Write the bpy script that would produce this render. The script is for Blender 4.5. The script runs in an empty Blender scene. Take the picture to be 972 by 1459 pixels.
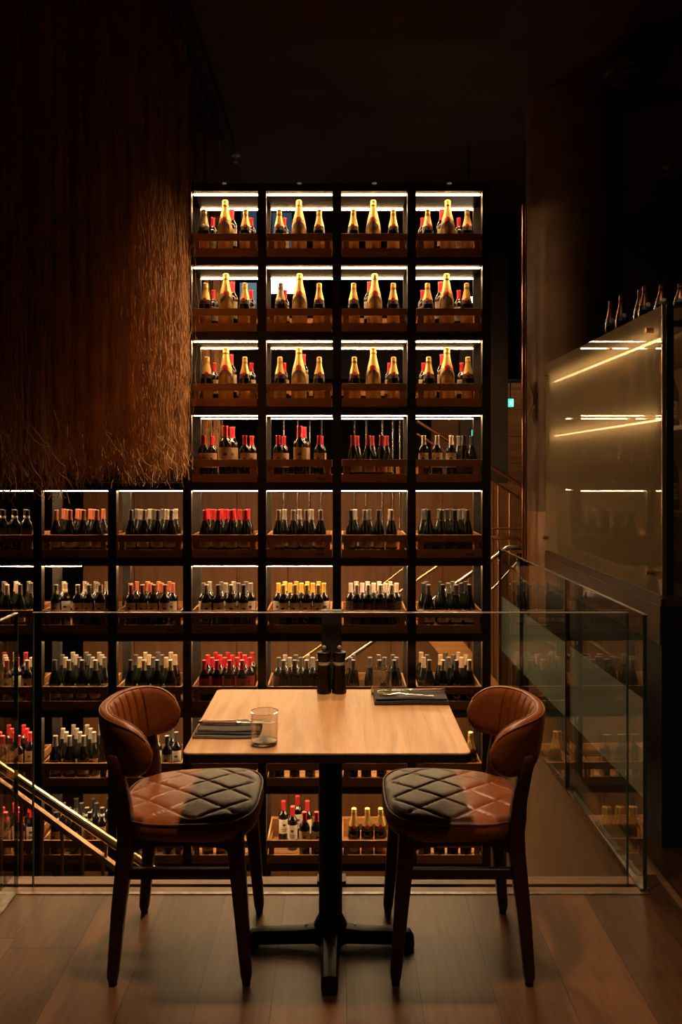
import bpy, math, random
from mathutils import Vector, Matrix
random.seed(7)
S = bpy.context.scene
COL = S.collection
PI = math.pi
F = 1200.0; CX = 484.0; HY = 668.0; EYE = 1.57

# ------------------------------------------------------------------ camera, world, lights, exposure
cam_d = bpy.data.cameras.new('camera'); cam = bpy.data.objects.new('camera', cam_d); COL.objects.link(cam)
cam.location = (0, 0, EYE); cam.rotation_euler = (PI/2, 0, 0)
cam_d.sensor_fit = 'AUTO'; cam_d.sensor_width = 36.0; cam_d.lens = 36.0*F/1459.0
cam_d.shift_x = (486-CX)/1459.0; cam_d.shift_y = (HY-729.5)/1459.0
cam_d.clip_start = 0.02; cam_d.clip_end = 60
S.camera = cam
w = bpy.data.worlds.new('dark_room_air'); S.world = w; w.use_nodes = True
w.node_tree.nodes['Background'].inputs[0].default_value = (0.9, 0.55, 0.35, 1)
w.node_tree.nodes['Background'].inputs[1].default_value = 0.0035
S.view_settings.view_transform = 'Standard'; S.view_settings.look = 'None'
S.view_settings.gamma = 1.0; S.view_settings.use_curve_mapping = False
S.view_settings.exposure = 0.0
S.cycles.max_bounces = 10; S.cycles.transparent_max_bounces = 24
S.cycles.transmission_bounces = 8; S.cycles.glossy_bounces = 5; S.cycles.diffuse_bounces = 4
S.cycles.use_denoising = True; S.cycles.sample_clamp_indirect = 4.0
S.cycles.caustics_reflective = False; S.cycles.caustics_refractive = False

LED_STRENGTH = 62.0
LED_COLOR = (1.0, 0.61, 0.30)

def spot(name, loc, target, power, angle, blend=0.5, color=(1, 0.66, 0.38), r=0.05):
    d = bpy.data.lights.new(name, 'SPOT'); d.energy = power; d.color = color
    d.spot_size = math.radians(angle); d.spot_blend = blend; d.shadow_soft_size = r
    o = bpy.data.objects.new(name, d); COL.objects.link(o); o.location = loc
    o.rotation_euler = (Vector(target)-Vector(loc)).to_track_quat('-Z', 'Y').to_euler()
    return o
spot('table_spotlight', (0.0, 2.25, 4.2), (-0.03, 2.78, 0.4), 330, 46, 1.0, color=(1, 0.62, 0.33), r=0.09)
spot('added_curtain_light', (1.25, 5.98, 4.22), (-1.0, 4.75, 1.40), 1400, 54, 1.0, color=(1, 0.60, 0.29), r=0.05)  # unseen lamp added to brighten the rope curtain
spot('added_back_light', (0.1, 4.9, 4.2), (0.0, 2.7, 0.4), 260, 46, 1.0, color=(1, 0.64, 0.36), r=0.07)  # unseen back light added for the chair ridges and table rear
spot('aisle_spotlight', (1.1, 1.1, 4.2), (0.9, 2.9, 0.0), 75, 60, 1.0, r=0.05)
spot('stair_spotlight', (0.9, 7.0, 4.1), (0.9, 8.1, 0.2), 130, 90, 1.0, color=(1, 0.6, 0.3), r=0.05)
spot('lounge_spotlight', (2.9, 9.2, 4.0), (2.6, 10.9, 1.9), 60, 90, 1.0, color=(1, 0.6, 0.3), r=0.05)
spot('cabinet_spotlight', (0.3, 3.0, 4.2), (1.7, 4.0, 1.5), 40, 46, 1.0, color=(1, 0.7, 0.42), r=0.05)

# ------------------------------------------------------------------ materials
def nt(name):
    m = bpy.data.materials.new(name); m.use_nodes = True
    return m, m.node_tree, m.node_tree.nodes['Principled BSDF']
def mat(name, col, rough=0.5, metal=0.0, var=0.0, scale=20, bump=0.0, spec=0.5, coat=0.0, stretch=(1, 1, 1)):
    m, t, b = nt(name)
    b.inputs['Base Color'].default_value = (*col, 1); b.inputs['Roughness'].default_value = rough
    b.inputs['Metallic'].default_value = metal; b.inputs['Specular IOR Level'].default_value = spec
    b.inputs['Coat Weight'].default_value = coat
    if var or bump:
        tc = t.nodes.new('ShaderNodeTexCoord'); mp = t.nodes.new('ShaderNodeMapping')
        mp.inputs['Scale'].default_value = stretch
        no = t.nodes.new('ShaderNodeTexNoise'); no.inputs['Scale'].default_value = scale; no.inputs['Detail'].default_value = 5
        t.links.new(tc.outputs['Object'], mp.inputs[0]); t.links.new(mp.outputs[0], no.inputs['Vector'])
        if var:
            r = t.nodes.new('ShaderNodeValToRGB')
            r.color_ramp.elements[0].position = .3; r.color_ramp.elements[1].position = .7
            r.color_ramp.elements[0].color = (*[c*(1-var) for c in col], 1)
            r.color_ramp.elements[1].color = (*[min(1, c*(1+var)) for c in col], 1)
            t.links.new(no.outputs[0], r.inputs[0]); t.links.new(r.outputs[0], b.inputs['Base Color'])
        if bump:
            bp = t.nodes.new('ShaderNodeBump'); bp.inputs['Strength'].default_value = bump; bp.inputs['Distance'].default_value = .01
            t.links.new(no.outputs[0], bp.inputs['Height']); t.links.new(bp.outputs[0], b.inputs['Normal'])
    return m
def emit(name, col, s):
    m, t, b = nt(name)
    b.inputs['Base Color'].default_value = (0, 0, 0, 1)
    b.inputs['Emission Color'].default_value = (*col, 1); b.inputs['Emission Strength'].default_value = s
    return m
def glass_pane(name, tint=(.93, .96, .95), refl=1.0, ior=1.5, rough=0.0):
    m = bpy.data.materials.new(name); m.use_nodes = True; t = m.node_tree; t.nodes.clear()
    out = t.nodes.new('ShaderNodeOutputMaterial'); mx = t.nodes.new('ShaderNodeMixShader')
    tr = t.nodes.new('ShaderNodeBsdfTransparent'); tr.inputs[0].default_value = (*tint, 1)
    gl = t.nodes.new('ShaderNodeBsdfGlossy'); gl.inputs['Roughness'].default_value = rough; gl.inputs[0].default_value = (1, 1, 1, 1)
    fr = t.nodes.new('ShaderNodeFresnel'); fr.inputs[0].default_value = ior
    ge = t.nodes.new('ShaderNodeNewGeometry'); mr = t.nodes.new('ShaderNodeMapRange')      # the same reflectance from either side of the thin pane
    mr.inputs[3].default_value = ior; mr.inputs[4].default_value = 1/ior
    t.links.new(ge.outputs['Backfacing'], mr.inputs[0]); t.links.new(mr.outputs[0], fr.inputs[0])
    mu = t.nodes.new('ShaderNodeMath'); mu.operation = 'MULTIPLY'; mu.inputs[1].default_value = refl
    t.links.new(fr.outputs[0], mu.inputs[0]); t.links.new(mu.outputs[0], mx.inputs[0]); t.links.new(tr.outputs[0], mx.inputs[1]); t.links.new(gl.outputs[0], mx.inputs[2])
    t.links.new(mx.outputs[0], out.inputs[0])
    return m
def frosted(name, col, alpha_t=0.35, trans=0.4, rib=0.0, rough=.25, ribscale=300, axis=1, gl_w=.25, modulate=False):
    """etched glass: part see-through, part scattering film, glossy face"""
    m = bpy.data.materials.new(name); m.use_nodes = True; t = m.node_tree; t.nodes.clear()
    out = t.nodes.new('ShaderNodeOutputMaterial')
    tr = t.nodes.new('ShaderNodeBsdfTransparent'); tr.inputs[0].default_value = (.8, .8, .72, 1)
    di = t.nodes.new('ShaderNodeBsdfDiffuse'); di.inputs[0].default_value = (*col, 1)
    tl = t.nodes.new('ShaderNodeBsdfTranslucent'); tl.inputs[0].default_value = (*col, 1)
    gl = t.nodes.new('ShaderNodeBsdfGlossy'); gl.inputs['Roughness'].default_value = rough
    gl.inputs[0].default_value = (.8, .8, .75, 1)
    m1 = t.nodes.new('ShaderNodeMixShader'); m1.inputs[0].default_value = trans
    m2 = t.nodes.new('ShaderNodeMixShader'); m2.inputs[0].default_value = 1-alpha_t
    m3 = t.nodes.new('ShaderNodeMixShader'); m3.inputs[0].default_value = gl_w
    t.links.new(di.outputs[0], m1.inputs[1]); t.links.new(tl.outputs[0], m1.inputs[2])
    t.links.new(tr.outputs[0], m2.inputs[1]); t.links.new(m1.outputs[0], m2.inputs[2])
    t.links.new(m2.outputs[0], m3.inputs[1]); t.links.new(gl.outputs[0], m3.inputs[2])
    fr = t.nodes.new('ShaderNodeFresnel')
    ge = t.nodes.new('ShaderNodeNewGeometry'); mr = t.nodes.new('ShaderNodeMapRange')
    mr.inputs[3].default_value = 1.5; mr.inputs[4].default_value = 1/1.5
    t.links.new(ge.outputs['Backfacing'], mr.inputs[0]); t.links.new(mr.outputs[0], fr.inputs[0])
    ad = t.nodes.new('ShaderNodeMath'); ad.operation = 'MULTIPLY_ADD'; ad.inputs[1].default_value = 1.0; ad.inputs[2].default_value = gl_w*.3
    ad.use_clamp = True
    t.links.new(fr.outputs[0], ad.inputs[0]); t.links.new(ad.outputs[0], m3.inputs[0])
    t.links.new(m3.outputs[0], out.inputs[0])
    if modulate:      # fine upright reeding in the glass changes how much it scatters
        tc = t.nodes.new('ShaderNodeTexCoord'); wv = t.nodes.new('ShaderNodeTexWave'); wv.bands_direction = 'Y'; wv.inputs['Scale'].default_value = 22
        mr2 = t.nodes.new('ShaderNodeMapRange'); mr2.inputs[3].default_value = 1-alpha_t-.10; mr2.inputs[4].default_value = 1-alpha_t+.10
        t.links.new(tc.outputs['Object'], wv.inputs[0]); t.links.new(wv.outputs['Fac'], mr2.inputs[0]); t.links.new(mr2.outputs[0], m2.inputs[0])
    if rib:
        tc = t.nodes.new('ShaderNodeTexCoord'); wv = t.nodes.new('ShaderNodeTexWave')
        wv.bands_direction = 'XYZ'[axis]; wv.inputs['Scale'].default_value = ribscale
        bp = t.nodes.new('ShaderNodeBump'); bp.inputs['Strength'].default_value = rib; bp.inputs['Distance'].default_value = .003
        t.links.new(tc.outputs['Object'], wv.inputs[0]); t.links.new(wv.outputs['Fac'], bp.inputs['Height'])
        for n in (di, gl): t.links.new(bp.outputs[0], n.inputs['Normal'])
    return m

def wood(name, c1, c2, rough=.45, axis='Y', scale=3.0, bump=.08, spec=.5):
    m, t, b = nt(name)
    tc = t.nodes.new('ShaderNodeTexCoord'); mp = t.nodes.new('ShaderNodeMapping')
    st = {'X': (1, 14, 14), 'Y': (14, 1, 14), 'Z': (14, 14, 1)}[axis]
    mp.inputs['Scale'].default_value = st
    no = t.nodes.new('ShaderNodeTexNoise'); no.inputs['Scale'].default_value = scale; no.inputs['Detail'].default_value = 8
    no.inputs['Roughness'].default_value = .65; no.inputs['Distortion'].default_value = .6
    r = t.nodes.new('ShaderNodeValToRGB'); r.color_ramp.elements[0].position = .35; r.color_ramp.elements[1].position = .68
    r.color_ramp.elements[0].color = (*c1, 1); r.color_ramp.elements[1].color = (*c2, 1)
    t.links.new(tc.outputs['Object'], mp.inputs[0]); t.links.new(mp.outputs[0], no.inputs['Vector'])
    t.links.new(no.outputs[0], r.inputs[0]); t.links.new(r.outputs[0], b.inputs['Base Color'])
    bp = t.nodes.new('ShaderNodeBump'); bp.inputs['Strength'].default_value = bump; bp.inputs['Distance'].default_value = .005
    t.links.new(no.outputs[0], bp.inputs['Height']); t.links.new(bp.outputs[0], b.inputs['Normal'])
    b.inputs['Roughness'].default_value = rough; b.inputs['Specular IOR Level'].default_value = spec
    return m

def planks(name, c1, c2, x0, pw, plen, swap=False, rough=.38):
    """board floor: long boards of width pw along Y (along X when swap) with seams, grain and per-board tone"""
    m, t, b = nt(name); N = t.nodes.new; L = t.links.new
    def math_(op, a, bb=None, c=None):
        n = N('ShaderNodeMath'); n.operation = op
        for i, v in enumerate((a, bb, c)):
            if v is None: continue
            if isinstance(v, (int, float)): n.inputs[i].default_value = v
            else: L(v, n.inputs[i])
        return n.outputs[0]
    tc = N('ShaderNodeTexCoord'); sp = N('ShaderNodeSeparateXYZ'); L(tc.outputs['Object'], sp.inputs[0])
    X, Y = (sp.outputs[1], sp.outputs[0]) if swap else (sp.outputs[0], sp.outputs[1])
    u = math_('DIVIDE', math_('SUBTRACT', X, x0), pw)
    iu = math_('FLOOR', u); fu = math_('FRACT', u)
    wn = N('ShaderNodeTexWhiteNoise'); wn.noise_dimensions = '1D'; L(iu, wn.inputs['W'])
    v = math_('ADD', math_('DIVIDE', Y, plen), wn.outputs['Value'])
    iv = math_('FLOOR', v); fv = math_('FRACT', v)
    cb = N('ShaderNodeCombineXYZ'); L(iu, cb.inputs[0]); L(iv, cb.inputs[1])
    w2 = N('ShaderNodeTexWhiteNoise'); w2.noise_dimensions = '3D'; L(cb.outputs[0], w2.inputs['Vector'])
    # grain
    gx = math_('MULTIPLY', X, 13.0); gy = math_('ADD', Y, math_('MULTIPLY', w2.outputs['Value'], 30))
    gv = N('ShaderNodeCombineXYZ'); L(gx, gv.inputs[0]); L(gy, gv.inputs[1])
    no = N('ShaderNodeTexNoise'); no.inputs['Scale'].default_value = 4; no.inputs['Detail'].default_value = 8; no.inputs['Roughness'].default_value = .7
    no.inputs['Distortion'].default_value = .8; L(gv.outputs[0], no.inputs['Vector'])
    fac = math_('ADD', math_('MULTIPLY', w2.outputs['Value'], .75), math_('MULTIPLY', math_('SUBTRACT', no.outputs[0], .36), 1.1))
    r = N('ShaderNodeValToRGB'); r.color_ramp.elements[0].position = .1; r.color_ramp.elements[1].position = .95
    r.color_ramp.elements[0].color = (*c1, 1); r.color_ramp.elements[1].color = (*c2, 1); L(fac, r.inputs[0])
    e1 = math_('LESS_THAN', fu, .011); e2 = math_('LESS_THAN', fv, .0022)
    e = math_('MAXIMUM', e1, e2)
    mx = N('ShaderNodeMix'); mx.data_type = 'RGBA'; L(e, mx.inputs[0]); L(r.outputs[0], mx.inputs[6]); mx.inputs[7].default_value = (.012, .007, .004, 1)
    L(mx.outputs[2], b.inputs['Base Color']); b.inputs['Roughness'].default_value = rough
    b.inputs['Specular IOR Level'].default_value = .36
    h = math_('SUBTRACT', math_('MULTIPLY', no.outputs[0], .12), e)
    bp = N('ShaderNodeBump'); bp.inputs['Strength'].default_value = .35; bp.inputs['Distance'].default_value = .004
    L(h, bp.inputs['Height']); L(bp.outputs[0], b.inputs['Normal'])
    return m

M = {}
M['black'] = mat('black_metal', (.012, .011, .010), .42, .3, .2, 30)
M['rack'] = mat('rack_dark_steel', (.030, .024, .020), .5, .35, .25, 12, .03)
M['rackpost'] = mat('rack_post_steel', (.05, .042, .036), .45, .4, .25, 12, .03)
M['blackmatte'] = mat('black_painted_panel', (.0045, .0035, .003), .7, 0, .3, 6)
M['ceiling'] = mat('ceiling_dark_paint', (.05, .03, .022), .85, 0, .2, 3)
M['wallb'] = wood('brown_panel_wood', (.135, .052, .014), (.20, .084, .023), .45, 'Z', 1.5)
M['crate'] = wood('crate_pine', (.33, .145, .048), (.50, .25, .095), .5, 'X', 3)
M['crateside'] = wood('crate_pine_side', (.33, .145, .048), (.50, .25, .095), .5, 'Y', 3)
M['tablewood'] = wood('table_top_wood', (.48, .245, .10), (.74, .42, .19), .36, 'Y', 1.6, .02)
M['edgeshade'] = wood('table_edge_shade', (.03, .012, .006), (.05, .02, .01), .5, 'X', 2)  # shade on the table edge put into a near-black wood colour
M['chairwood'] = wood('dark_red_wood', (.026, .005, .0035), (.045, .009, .006), .38, 'Z', 2, .03)
M['leather'] = mat('tan_leather', (.215, .058, .013), .36, 0, .16, 60, .06)
M['piping'] = mat('tan_leather_piping', (.20, .055, .014), .4)
M['cap_silver'] = mat('silver_foil', (.55, .52, .48), .3, .6)
M['brass'] = mat('brushed_brass_steel', (.75, .55, .30), .18, 1.0)
M['copper'] = mat('copper_pipe', (.55, .28, .14), .3, 1.0)
M['steel'] = mat('polished_steel', (.62, .58, .52), .18, 1.0)
M['greysteel'] = mat('channel_steel', (.26, .22, .18), .35, .9, .4, 25, .1)
M['led'] = emit('warm_led_strip', LED_COLOR, LED_STRENGTH)
M['floor'] = planks('oak_plank_floor', (.040, .017, .007), (.165, .070, .026), .0194, .2207, 1.9, rough=.33)
M['floor2'] = planks('dark_plank_floor', (.05, .024, .012), (.10, .05, .024), 0, .2, 1.6)
M['edgeboard'] = wood('edge_board_wood', (.13, .06, .028), (.20, .10, .05), .4, 'X', 2)
M['fascia'] = mat('brown_plaster', (.22, .12, .052), .6, 0, .1, 4)
M['column'] = mat('concrete_column', (.17, .105, .06), .75, 0, .25, 5, .15)
M['coir'] = mat('coir_fibre', (.36, .18, .065), .8, 0, .3, 9)
M['glassclear'] = glass_pane('clear_glass_pane', refl=1.0); M['glassfront'] = glass_pane('low_reflection_glass_pane', refl=.22)
M['glassedge'] = mat('green_glass_edge', (.03, .055, .045), .15, 0, spec=.8)
M['tumblerwall'] = glass_pane('tumbler_wall_glass', (.96, .95, .93), refl=1.5, ior=1.6)
M['glasstop'] = mat('polished_glass_top_edge', (.45, .42, .36), .15, .2)
M['frost'] = frosted('frosted_film', (.88, .90, .80), .05, .45, rough=.35, gl_w=.02)
M['reed'] = frosted('reeded_glass', (.72, .58, .36), .42, .6, rough=.0, gl_w=.03, modulate=True)
M['reedf'] = frosted('reeded_glass_front', (.16, .11, .07), .78, .5, rough=.08, gl_w=.2)

def tumbler_glass():
    m, t, b = nt('drinking_glass')
    b.inputs['Transmission Weight'].default_value = 1; b.inputs['Roughness'].default_value = 0; b.inputs['IOR'].default_value = 1.45
    return m
M['drink'] = tumbler_glass()

# ------------------------------------------------------------------ mesh helpers
class MB:
    def __init__(s): s.v = []; s.f = []; s.m = []
    def add(s, vs, fs, mi=0):
        b = len(s.v); s.v += [tuple(v) for v in vs]; s.f += [tuple(i+b for i in f) for f in fs]; s.m += [mi]*len(fs)
    def box(s, a, b, mi=0):
        x0, y0, z0 = a; x1, y1, z1 = b
        s.add([(x0,y0,z0),(x1,y0,z0),(x1,y1,z0),(x0,y1,z0),(x0,y0,z1),(x1,y0,z1),(x1,y1,z1),(x0,y1,z1)],
              [(0,3,2,1),(4,5,6,7),(0,1,5,4),(1,2,6,5),(2,3,7,6),(3,0,4,7)], mi)
        return s
    def lathe(s, prof, n=16, c=(0,0,0), mi=0, a0=0, a1=2*PI, cap=True):
        full = abs(a1-a0-2*PI) < 1e-6; k = n if full else n+1
        vs = []
        for r, z in prof:
            for i in range(k):
                a = a0+(a1-a0)*i/n; vs.append((c[0]+r*math.cos(a), c[1]+r*math.sin(a), c[2]+z))
        fs = []
        for j in range(len(prof)-1):
            for i in range(n):
                i2 = (i+1) % k
                fs.append((j*k+i, j*k+i2, (j+1)*k+i2, (j+1)*k+i))
        if full and cap:
            if prof[0][0] > 1e-5: fs.append(tuple(reversed(range(k))))
            if prof[-1][0] > 1e-5: fs.append(tuple((len(prof)-1)*k+i for i in range(k)))
        s.add(vs, fs, mi); return s
    def loft(s, rings, mi=0, closed=True, caps=True):
        n = len(rings[0]); vs = [p for r in rings for p in r]; fs = []
        for j in range(len(rings)-1):
            for i in range(n if closed else n-1):
                fs.append((j*n+i, j*n+(i+1) % n, (j+1)*n+(i+1) % n, (j+1)*n+i))
        if caps and closed:
            fs.append(tuple(reversed(range(n)))); fs.append(tuple((len(rings)-1)*n+i for i in range(n)))
        s.add(vs, fs, mi); return s
    def tube(s, pts, r, n=8, mi=0):
        pts = [Vector(p) for p in pts]; rings = []
        rr = r if isinstance(r, (list, tuple)) else [r]*len(pts)
        ref = None
        for i, p in enumerate(pts):
            d = (pts[min(i+1, len(pts)-1)]-pts[max(i-1, 0)]).normalized()
            if ref is None:
                ref = Vector((0, 0, 1)) if abs(d.z) < .9 else Vector((1, 0, 0))
            u = d.cross(ref).normalized(); v = u.cross(d).normalized(); ref = v
            rings.append([p+(u*math.cos(2*PI*k/n)+v*math.sin(2*PI*k/n))*rr[i] for k in range(n)])
        return s.loft(rings, mi)
    def prism(s, poly, z0, z1, mi=0):
        n = len(poly)
        s.add([(x, y, z0) for x, y in poly]+[(x, y, z1) for x, y in poly],
              [tuple(reversed(range(n))), tuple(range(n, 2*n))]+[(i, (i+1) % n, n+(i+1) % n, n+i) for i in range(n)], mi)
        return s
    def mesh(s, name, mats, smooth=False):
        me = bpy.data.meshes.new(name); me.from_pydata(s.v, [], s.f)
        for m in (mats if isinstance(mats, (list, tuple)) else [mats]): me.materials.append(m)
        me.polygons.foreach_set('material_index', s.m)
        if smooth:
            me.polygons.foreach_set('use_smooth', [True]*len(me.polygons))
            me.update()
            try: me.set_sharp_from_angle(angle=math.radians(40))
            except Exception: pass
        me.update(); return me
    def build(s, name, mats, parent=None, smooth=False, loc=None, bevel=0):
        return link(name, s.mesh(name, mats, smooth), parent, loc, bevel)
def link(name, me, parent=None, loc=None, bevel=0):
    o = bpy.data.objects.new(name, me); COL.objects.link(o)
    if parent is not None: o.parent = parent
    if loc is not None: o.location = loc
    if bevel:
        b = o.modifiers.new('bevel', 'BEVEL'); b.width = bevel; b.segments = 3; b.limit_method = 'ANGLE'; b.angle_limit = math.radians(40)
    return o
def empty(name, loc=(0, 0, 0), rz=0):
    o = bpy.data.objects.new(name, None); o.empty_display_size = .1; COL.objects.link(o); o.location = loc; o.rotation_euler.z = rz; return o
def tag(o, label, cat=None, group=None, kind=None):
    o['label'] = label
    if cat: o['category'] = cat
    if group: o['group'] = group
    if kind: o['kind'] = kind
    return o
def copy_tree(o, parent=None):
    c = o.copy(); COL.objects.link(c); c.parent = parent
    for ch in KIDS.get(o.name, []): KIDS.setdefault(c.name, []).append(copy_tree(ch, c))
    return c
KIDS = {}
def freeze_kids(o):
    for ch in [x for x in COL.objects if x.parent == o]:
        KIDS.setdefault(o.name, []).append(ch); freeze_kids(ch)
def P(x, y, D):
    """a point seen at (x, y) in the photograph at distance D"""
    return Vector(((x-CX)/F*D, D, EYE-(y-HY)/F*D))
def struct(mb, name, m, label, **k):
    o = mb.build(name, m, **k); tag(o, label, None, None, 'structure'); return o

# ------------------------------------------------------------------ the setting
o = struct(MB().box((-1.26, -1.5, -.22), (1.145, 3.105, 0)), 'floor', M['floor'], 'brown oak plank floor running away from the camera')
o = struct(MB().box((1.145, -1.5, -.22), (5.5, 3.25, 0)).box((1.22, 3.25, -.22), (5.5, 5.8, 0)), 'floor', M['floor'], 'oak plank floor right of the glass balustrade')
mb = MB().box((-1.26, 3.122, -.06), (1.145, 3.165, -.002)).box((-1.26, 3.185, -.06), (1.145, 3.245, 0)).box((-1.26, 3.165, -.2), (1.145, 3.185, -.05))
struct(mb, 'trim_1', M['edgeboard'], 'brown boards edging the mezzanine floor')
struct(MB().box((-1.26, 3.105, -.1), (1.145, 3.122, .003)), 'trim_2', M['greysteel'], 'worn steel strip across the floor edge')
struct(MB().box((1.151, 3.25, -2.9), (1.22, 5.8, .004)), 'wall_right', M['fascia'], 'brown plaster face below the right glass balustrade')
struct(MB().box((1.116, 3.125, -.02), (1.150, 5.8, .012)), 'trim_3', M['greysteel'], 'worn steel channel holding the right glass balustrade')
struct(MB().box((1.22, -1.5, 0), (1.245, 3.4, .004)), 'trim_4', M['edgeboard'], 'pale seam strip in the floor at lower right')
struct(MB().box((-6, 3.3, -3.0), (1.145, 13, -2.9)).box((1.145, 7.2, -3.0), (8, 13, -2.9)), 'floor', M['floor2'], 'dark plank floor of the level below')
struct(MB().box((-6, 3.2, -3.0), (1.3, 3.25, -.22)), 'wall_front', M['blackmatte'], 'dark wall under the mezzanine edge')
struct(MB().box((-6, -2, 4.3), (8, 13, 4.5)), 'ceiling', M['ceiling'], 'near black ceiling')
struct(MB().box((-6, 13, -3), (8, 13.2, 4.5)), 'wall_back', M['blackmatte'], 'far dark back wall')
struct(MB().box((-6.2, -2, -3), (-6, 13, 4.5)), 'wall_left', M['blackmatte'], 'dark left wall')
struct(MB().box((8, -2, -3), (8.2, 13, 4.5)), 'wall_right', M['blackmatte'], 'dark right wall')
# wood panelled wall behind the rack
mb = MB()
for i in range(9):
    x = -2.5+.5*i; mb.box((x+.004, 8.2, -2.9), (x+.496, 8.3, 1.42))
mb.box((-2.5, 8.22, -2.9), (2.0, 8.32, 1.43))
struct(mb, 'wall_back', M['wallb'], 'brown wood panel wall behind the wine rack')
mb = MB()
for i in range(6):
    mb.box((1.2, 11.0, .6+.35*i), (3.4, 11.1, .6+.35*i+.345))
struct(mb, 'wall_back', wood('orange_board_wood', (.22, .09, .03), (.42, .2, .08), .5, 'X', 1.5), 'orange timber wall far right behind the staircase')
mb = MB().box((-2.2, 9.2, 2.55), (7.5, 9.6, 3.05))
struct(mb, 'trim_5', M['blackmatte'], 'dark bulkhead beam under the ceiling')
struct(MB().box((2.45, 7.9, 0.2), (8, 8.0, 3.75)), 'wall_back', mat('dark_grey_panel', (.035, .026, .02), .6, 0, .2, 2), 'dark grey panel wall beyond the round column')
struct(MB().box((1.23, 8.6, 1.1), (1.72, 8.7, 3.75)), 'wall_back', mat('smoked_panel', (.03, .02, .014), .5, 0, .2, 2), 'tall dark panel between rack and column')
# windows / light panels seen through the upper cells
def window(x0, y0, x1, y1, D, col, s, label, n):
    a = P(x0, y1, D); b = P(x1, y0, D)
    t = empty('window_%d' % n, (0, 0, 0)); tag(t, label, None, None, 'structure')
    MB().box((a.x, D, a.z), (b.x, D+.02, b.z)).build('pane', emit('window_light', col, s), t)
    mb = MB(); w_ = .03
    mb.box((a.x-w_, D-.02, a.z-w_), (b.x+w_, D+.04, a.z)).box((a.x-w_, D-.02, b.z), (b.x+w_, D+.04, b.z+w_))
    mb.box((a.x-w_, D-.02, a.z), (a.x, D+.04, b.z)).box((b.x, D-.02, a.z), (b.x+w_, D+.04, b.z))
    mb.build('window_frame', M['black'], t)
window(386, 396, 424, 419, 8.9, (.9, .97, 1.0), 3.0, 'bright white lit window seen behind the second row', 1)
window(344, 300, 366, 362, 8.9, (.25, .4, .65), .12, 'dim blue window behind the top left cells', 2)
window(388, 303, 416, 360, 8.9, (.25, .45, .75), .12, 'dim blue window behind the top row champagne', 3)
window(342, 403, 366, 440, 8.9, (.45, .65, .8), .28, 'pale blue window behind the second row', 4)

# ------------------------------------------------------------------ wine rack
D0 = 5.85; SC = F/D0
TOPS = [333, 439.5, 546.5, 654.5, 762, 869.5, 978, 1087, 1197]      # top edge of each crate's front
BEAM = [266.5]+[t+39.2 for t in TOPS]
XR = 1.0214; PITCH = .5203
def colx(c): return XR-PITCH*(7-c)                                 # left post of column c
def zz(y): return EYE-(y-HY)/SC
rack = empty('wine_rack', (0, D0, -2.9))
tag(rack, 'tall black steel wine rack with square lit cells behind the table', 'wine rack')
def rk(mb, name, m=None, **k):
    o = mb.build(name, m or M['rack'], rack, **k); o.location = (0, -D0, 2.9); return o
YF, YB = 5.85, 6.29
for c in range(8):
    x = colx(c); top = zz(BEAM[0]) if c >= 3 else zz(BEAM[4])
    rk(MB().box((x-.029, YF, -2.9), (x+.029, YF+.06, top+.028)), 'front_post')
    rk(MB().box((x-.029, YB-.05, -2.9), (x+.029, YB, top+.028)), 'rear_post', M['rackpost'])
for r in range(10):
    z = zz(BEAM[r])
    for c in range(0 if r >= 4 else 3, 7):
        xa, xb = colx(c)+.029, colx(c+1)-.029
        rk(MB().box((xa, YF+.002, z-.026), (xb, YB-.002, z+.026)), 'shelf')
        if r < 9:
            # lights run under the shelf; some lower-left ones are off or half off, as in the photo
            x1 = xb
            if r == 5 and c == 1: x1 = xa+(xb-xa)*.55
            h = .0035 if r < 4 else .0065 if r == 4 else (.0125 if c < 2 else .0105 if c in (3, 4) else .007) if r == 5 else .006
            rk(MB().box((xa+.004, YF+.070, z-.026-h), (x1-.004, YF+.094, z-.0265)), 'light_strip', M['led'])
            rk(MB().box((xa+.004, YB-.040, z-.0315), (x1-.004, YB-.016, z-.0265)), 'light_strip', M['led'])
    if r == 0:
        for c in range(3, 7):
            pass

# ------------------------------------------------------------------ crates
CW, CD, CH = .452, .405, .160
def make_crate():
    t = empty('wine_crate')
    hw = CW/2
    MB().box((-hw, 0, CH-.050), (hw, .014, CH)).build('front_rail', M['crate'], t, bevel=.0015)
    MB().box((-hw, 0, 0), (hw, .014, .058)).build('front_rail', M['crate'], t, bevel=.0015)
    MB().box((-hw, CD-.014, CH-.050), (hw, CD, CH)).build('back_rail', M['crate'], t)
    MB().box((-hw, CD-.014, 0), (hw, CD, .058)).build('back_rail', M['crate'], t)
    for sx in (-1, 1):
        xa, xb = sorted((sx*hw, sx*(hw-.013)))
        MB().box((xa, .014, CH-.050), (xb, CD-.014, CH)).build('side_rail', M['crateside'], t)
        MB().box((xa, .014, 0), (xb, CD-.014, .058)).build('side_rail', M['crateside'], t)
        xa, xb = sorted((sx*(hw-.013), sx*(hw-.050)))
        MB().box((xa, .014, 0), (xb, .030, CH-.004)).build('corner_block', M['crate'], t)
        MB().box((xa, CD-.030, 0), (xb, CD-.014, CH-.004)).build('corner_block', M['crate'], t)
    mb = MB()
    for k in range(4):
        y = .016+k*.0955; mb.box((-hw+.014, y, .012), (hw-.014, y+.088, .024))
    mb.build('base_board', M['crate'], t)
    return t
CR0 = make_crate(); freeze_kids(CR0)
ROWN = ['top row', 'second row', 'third row', 'fourth row', 'fifth row', 'sixth row', 'seventh row', 'eighth row', 'bottom row']
COLN = ['seventh column', 'sixth column', 'fifth column', 'fourth column', 'third column', 'second column', 'rightmost column']
def place(r, c): return '%s, %s%s' % (ROWN[r], COLN[c], '' if c == 6 else ' from right')
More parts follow.
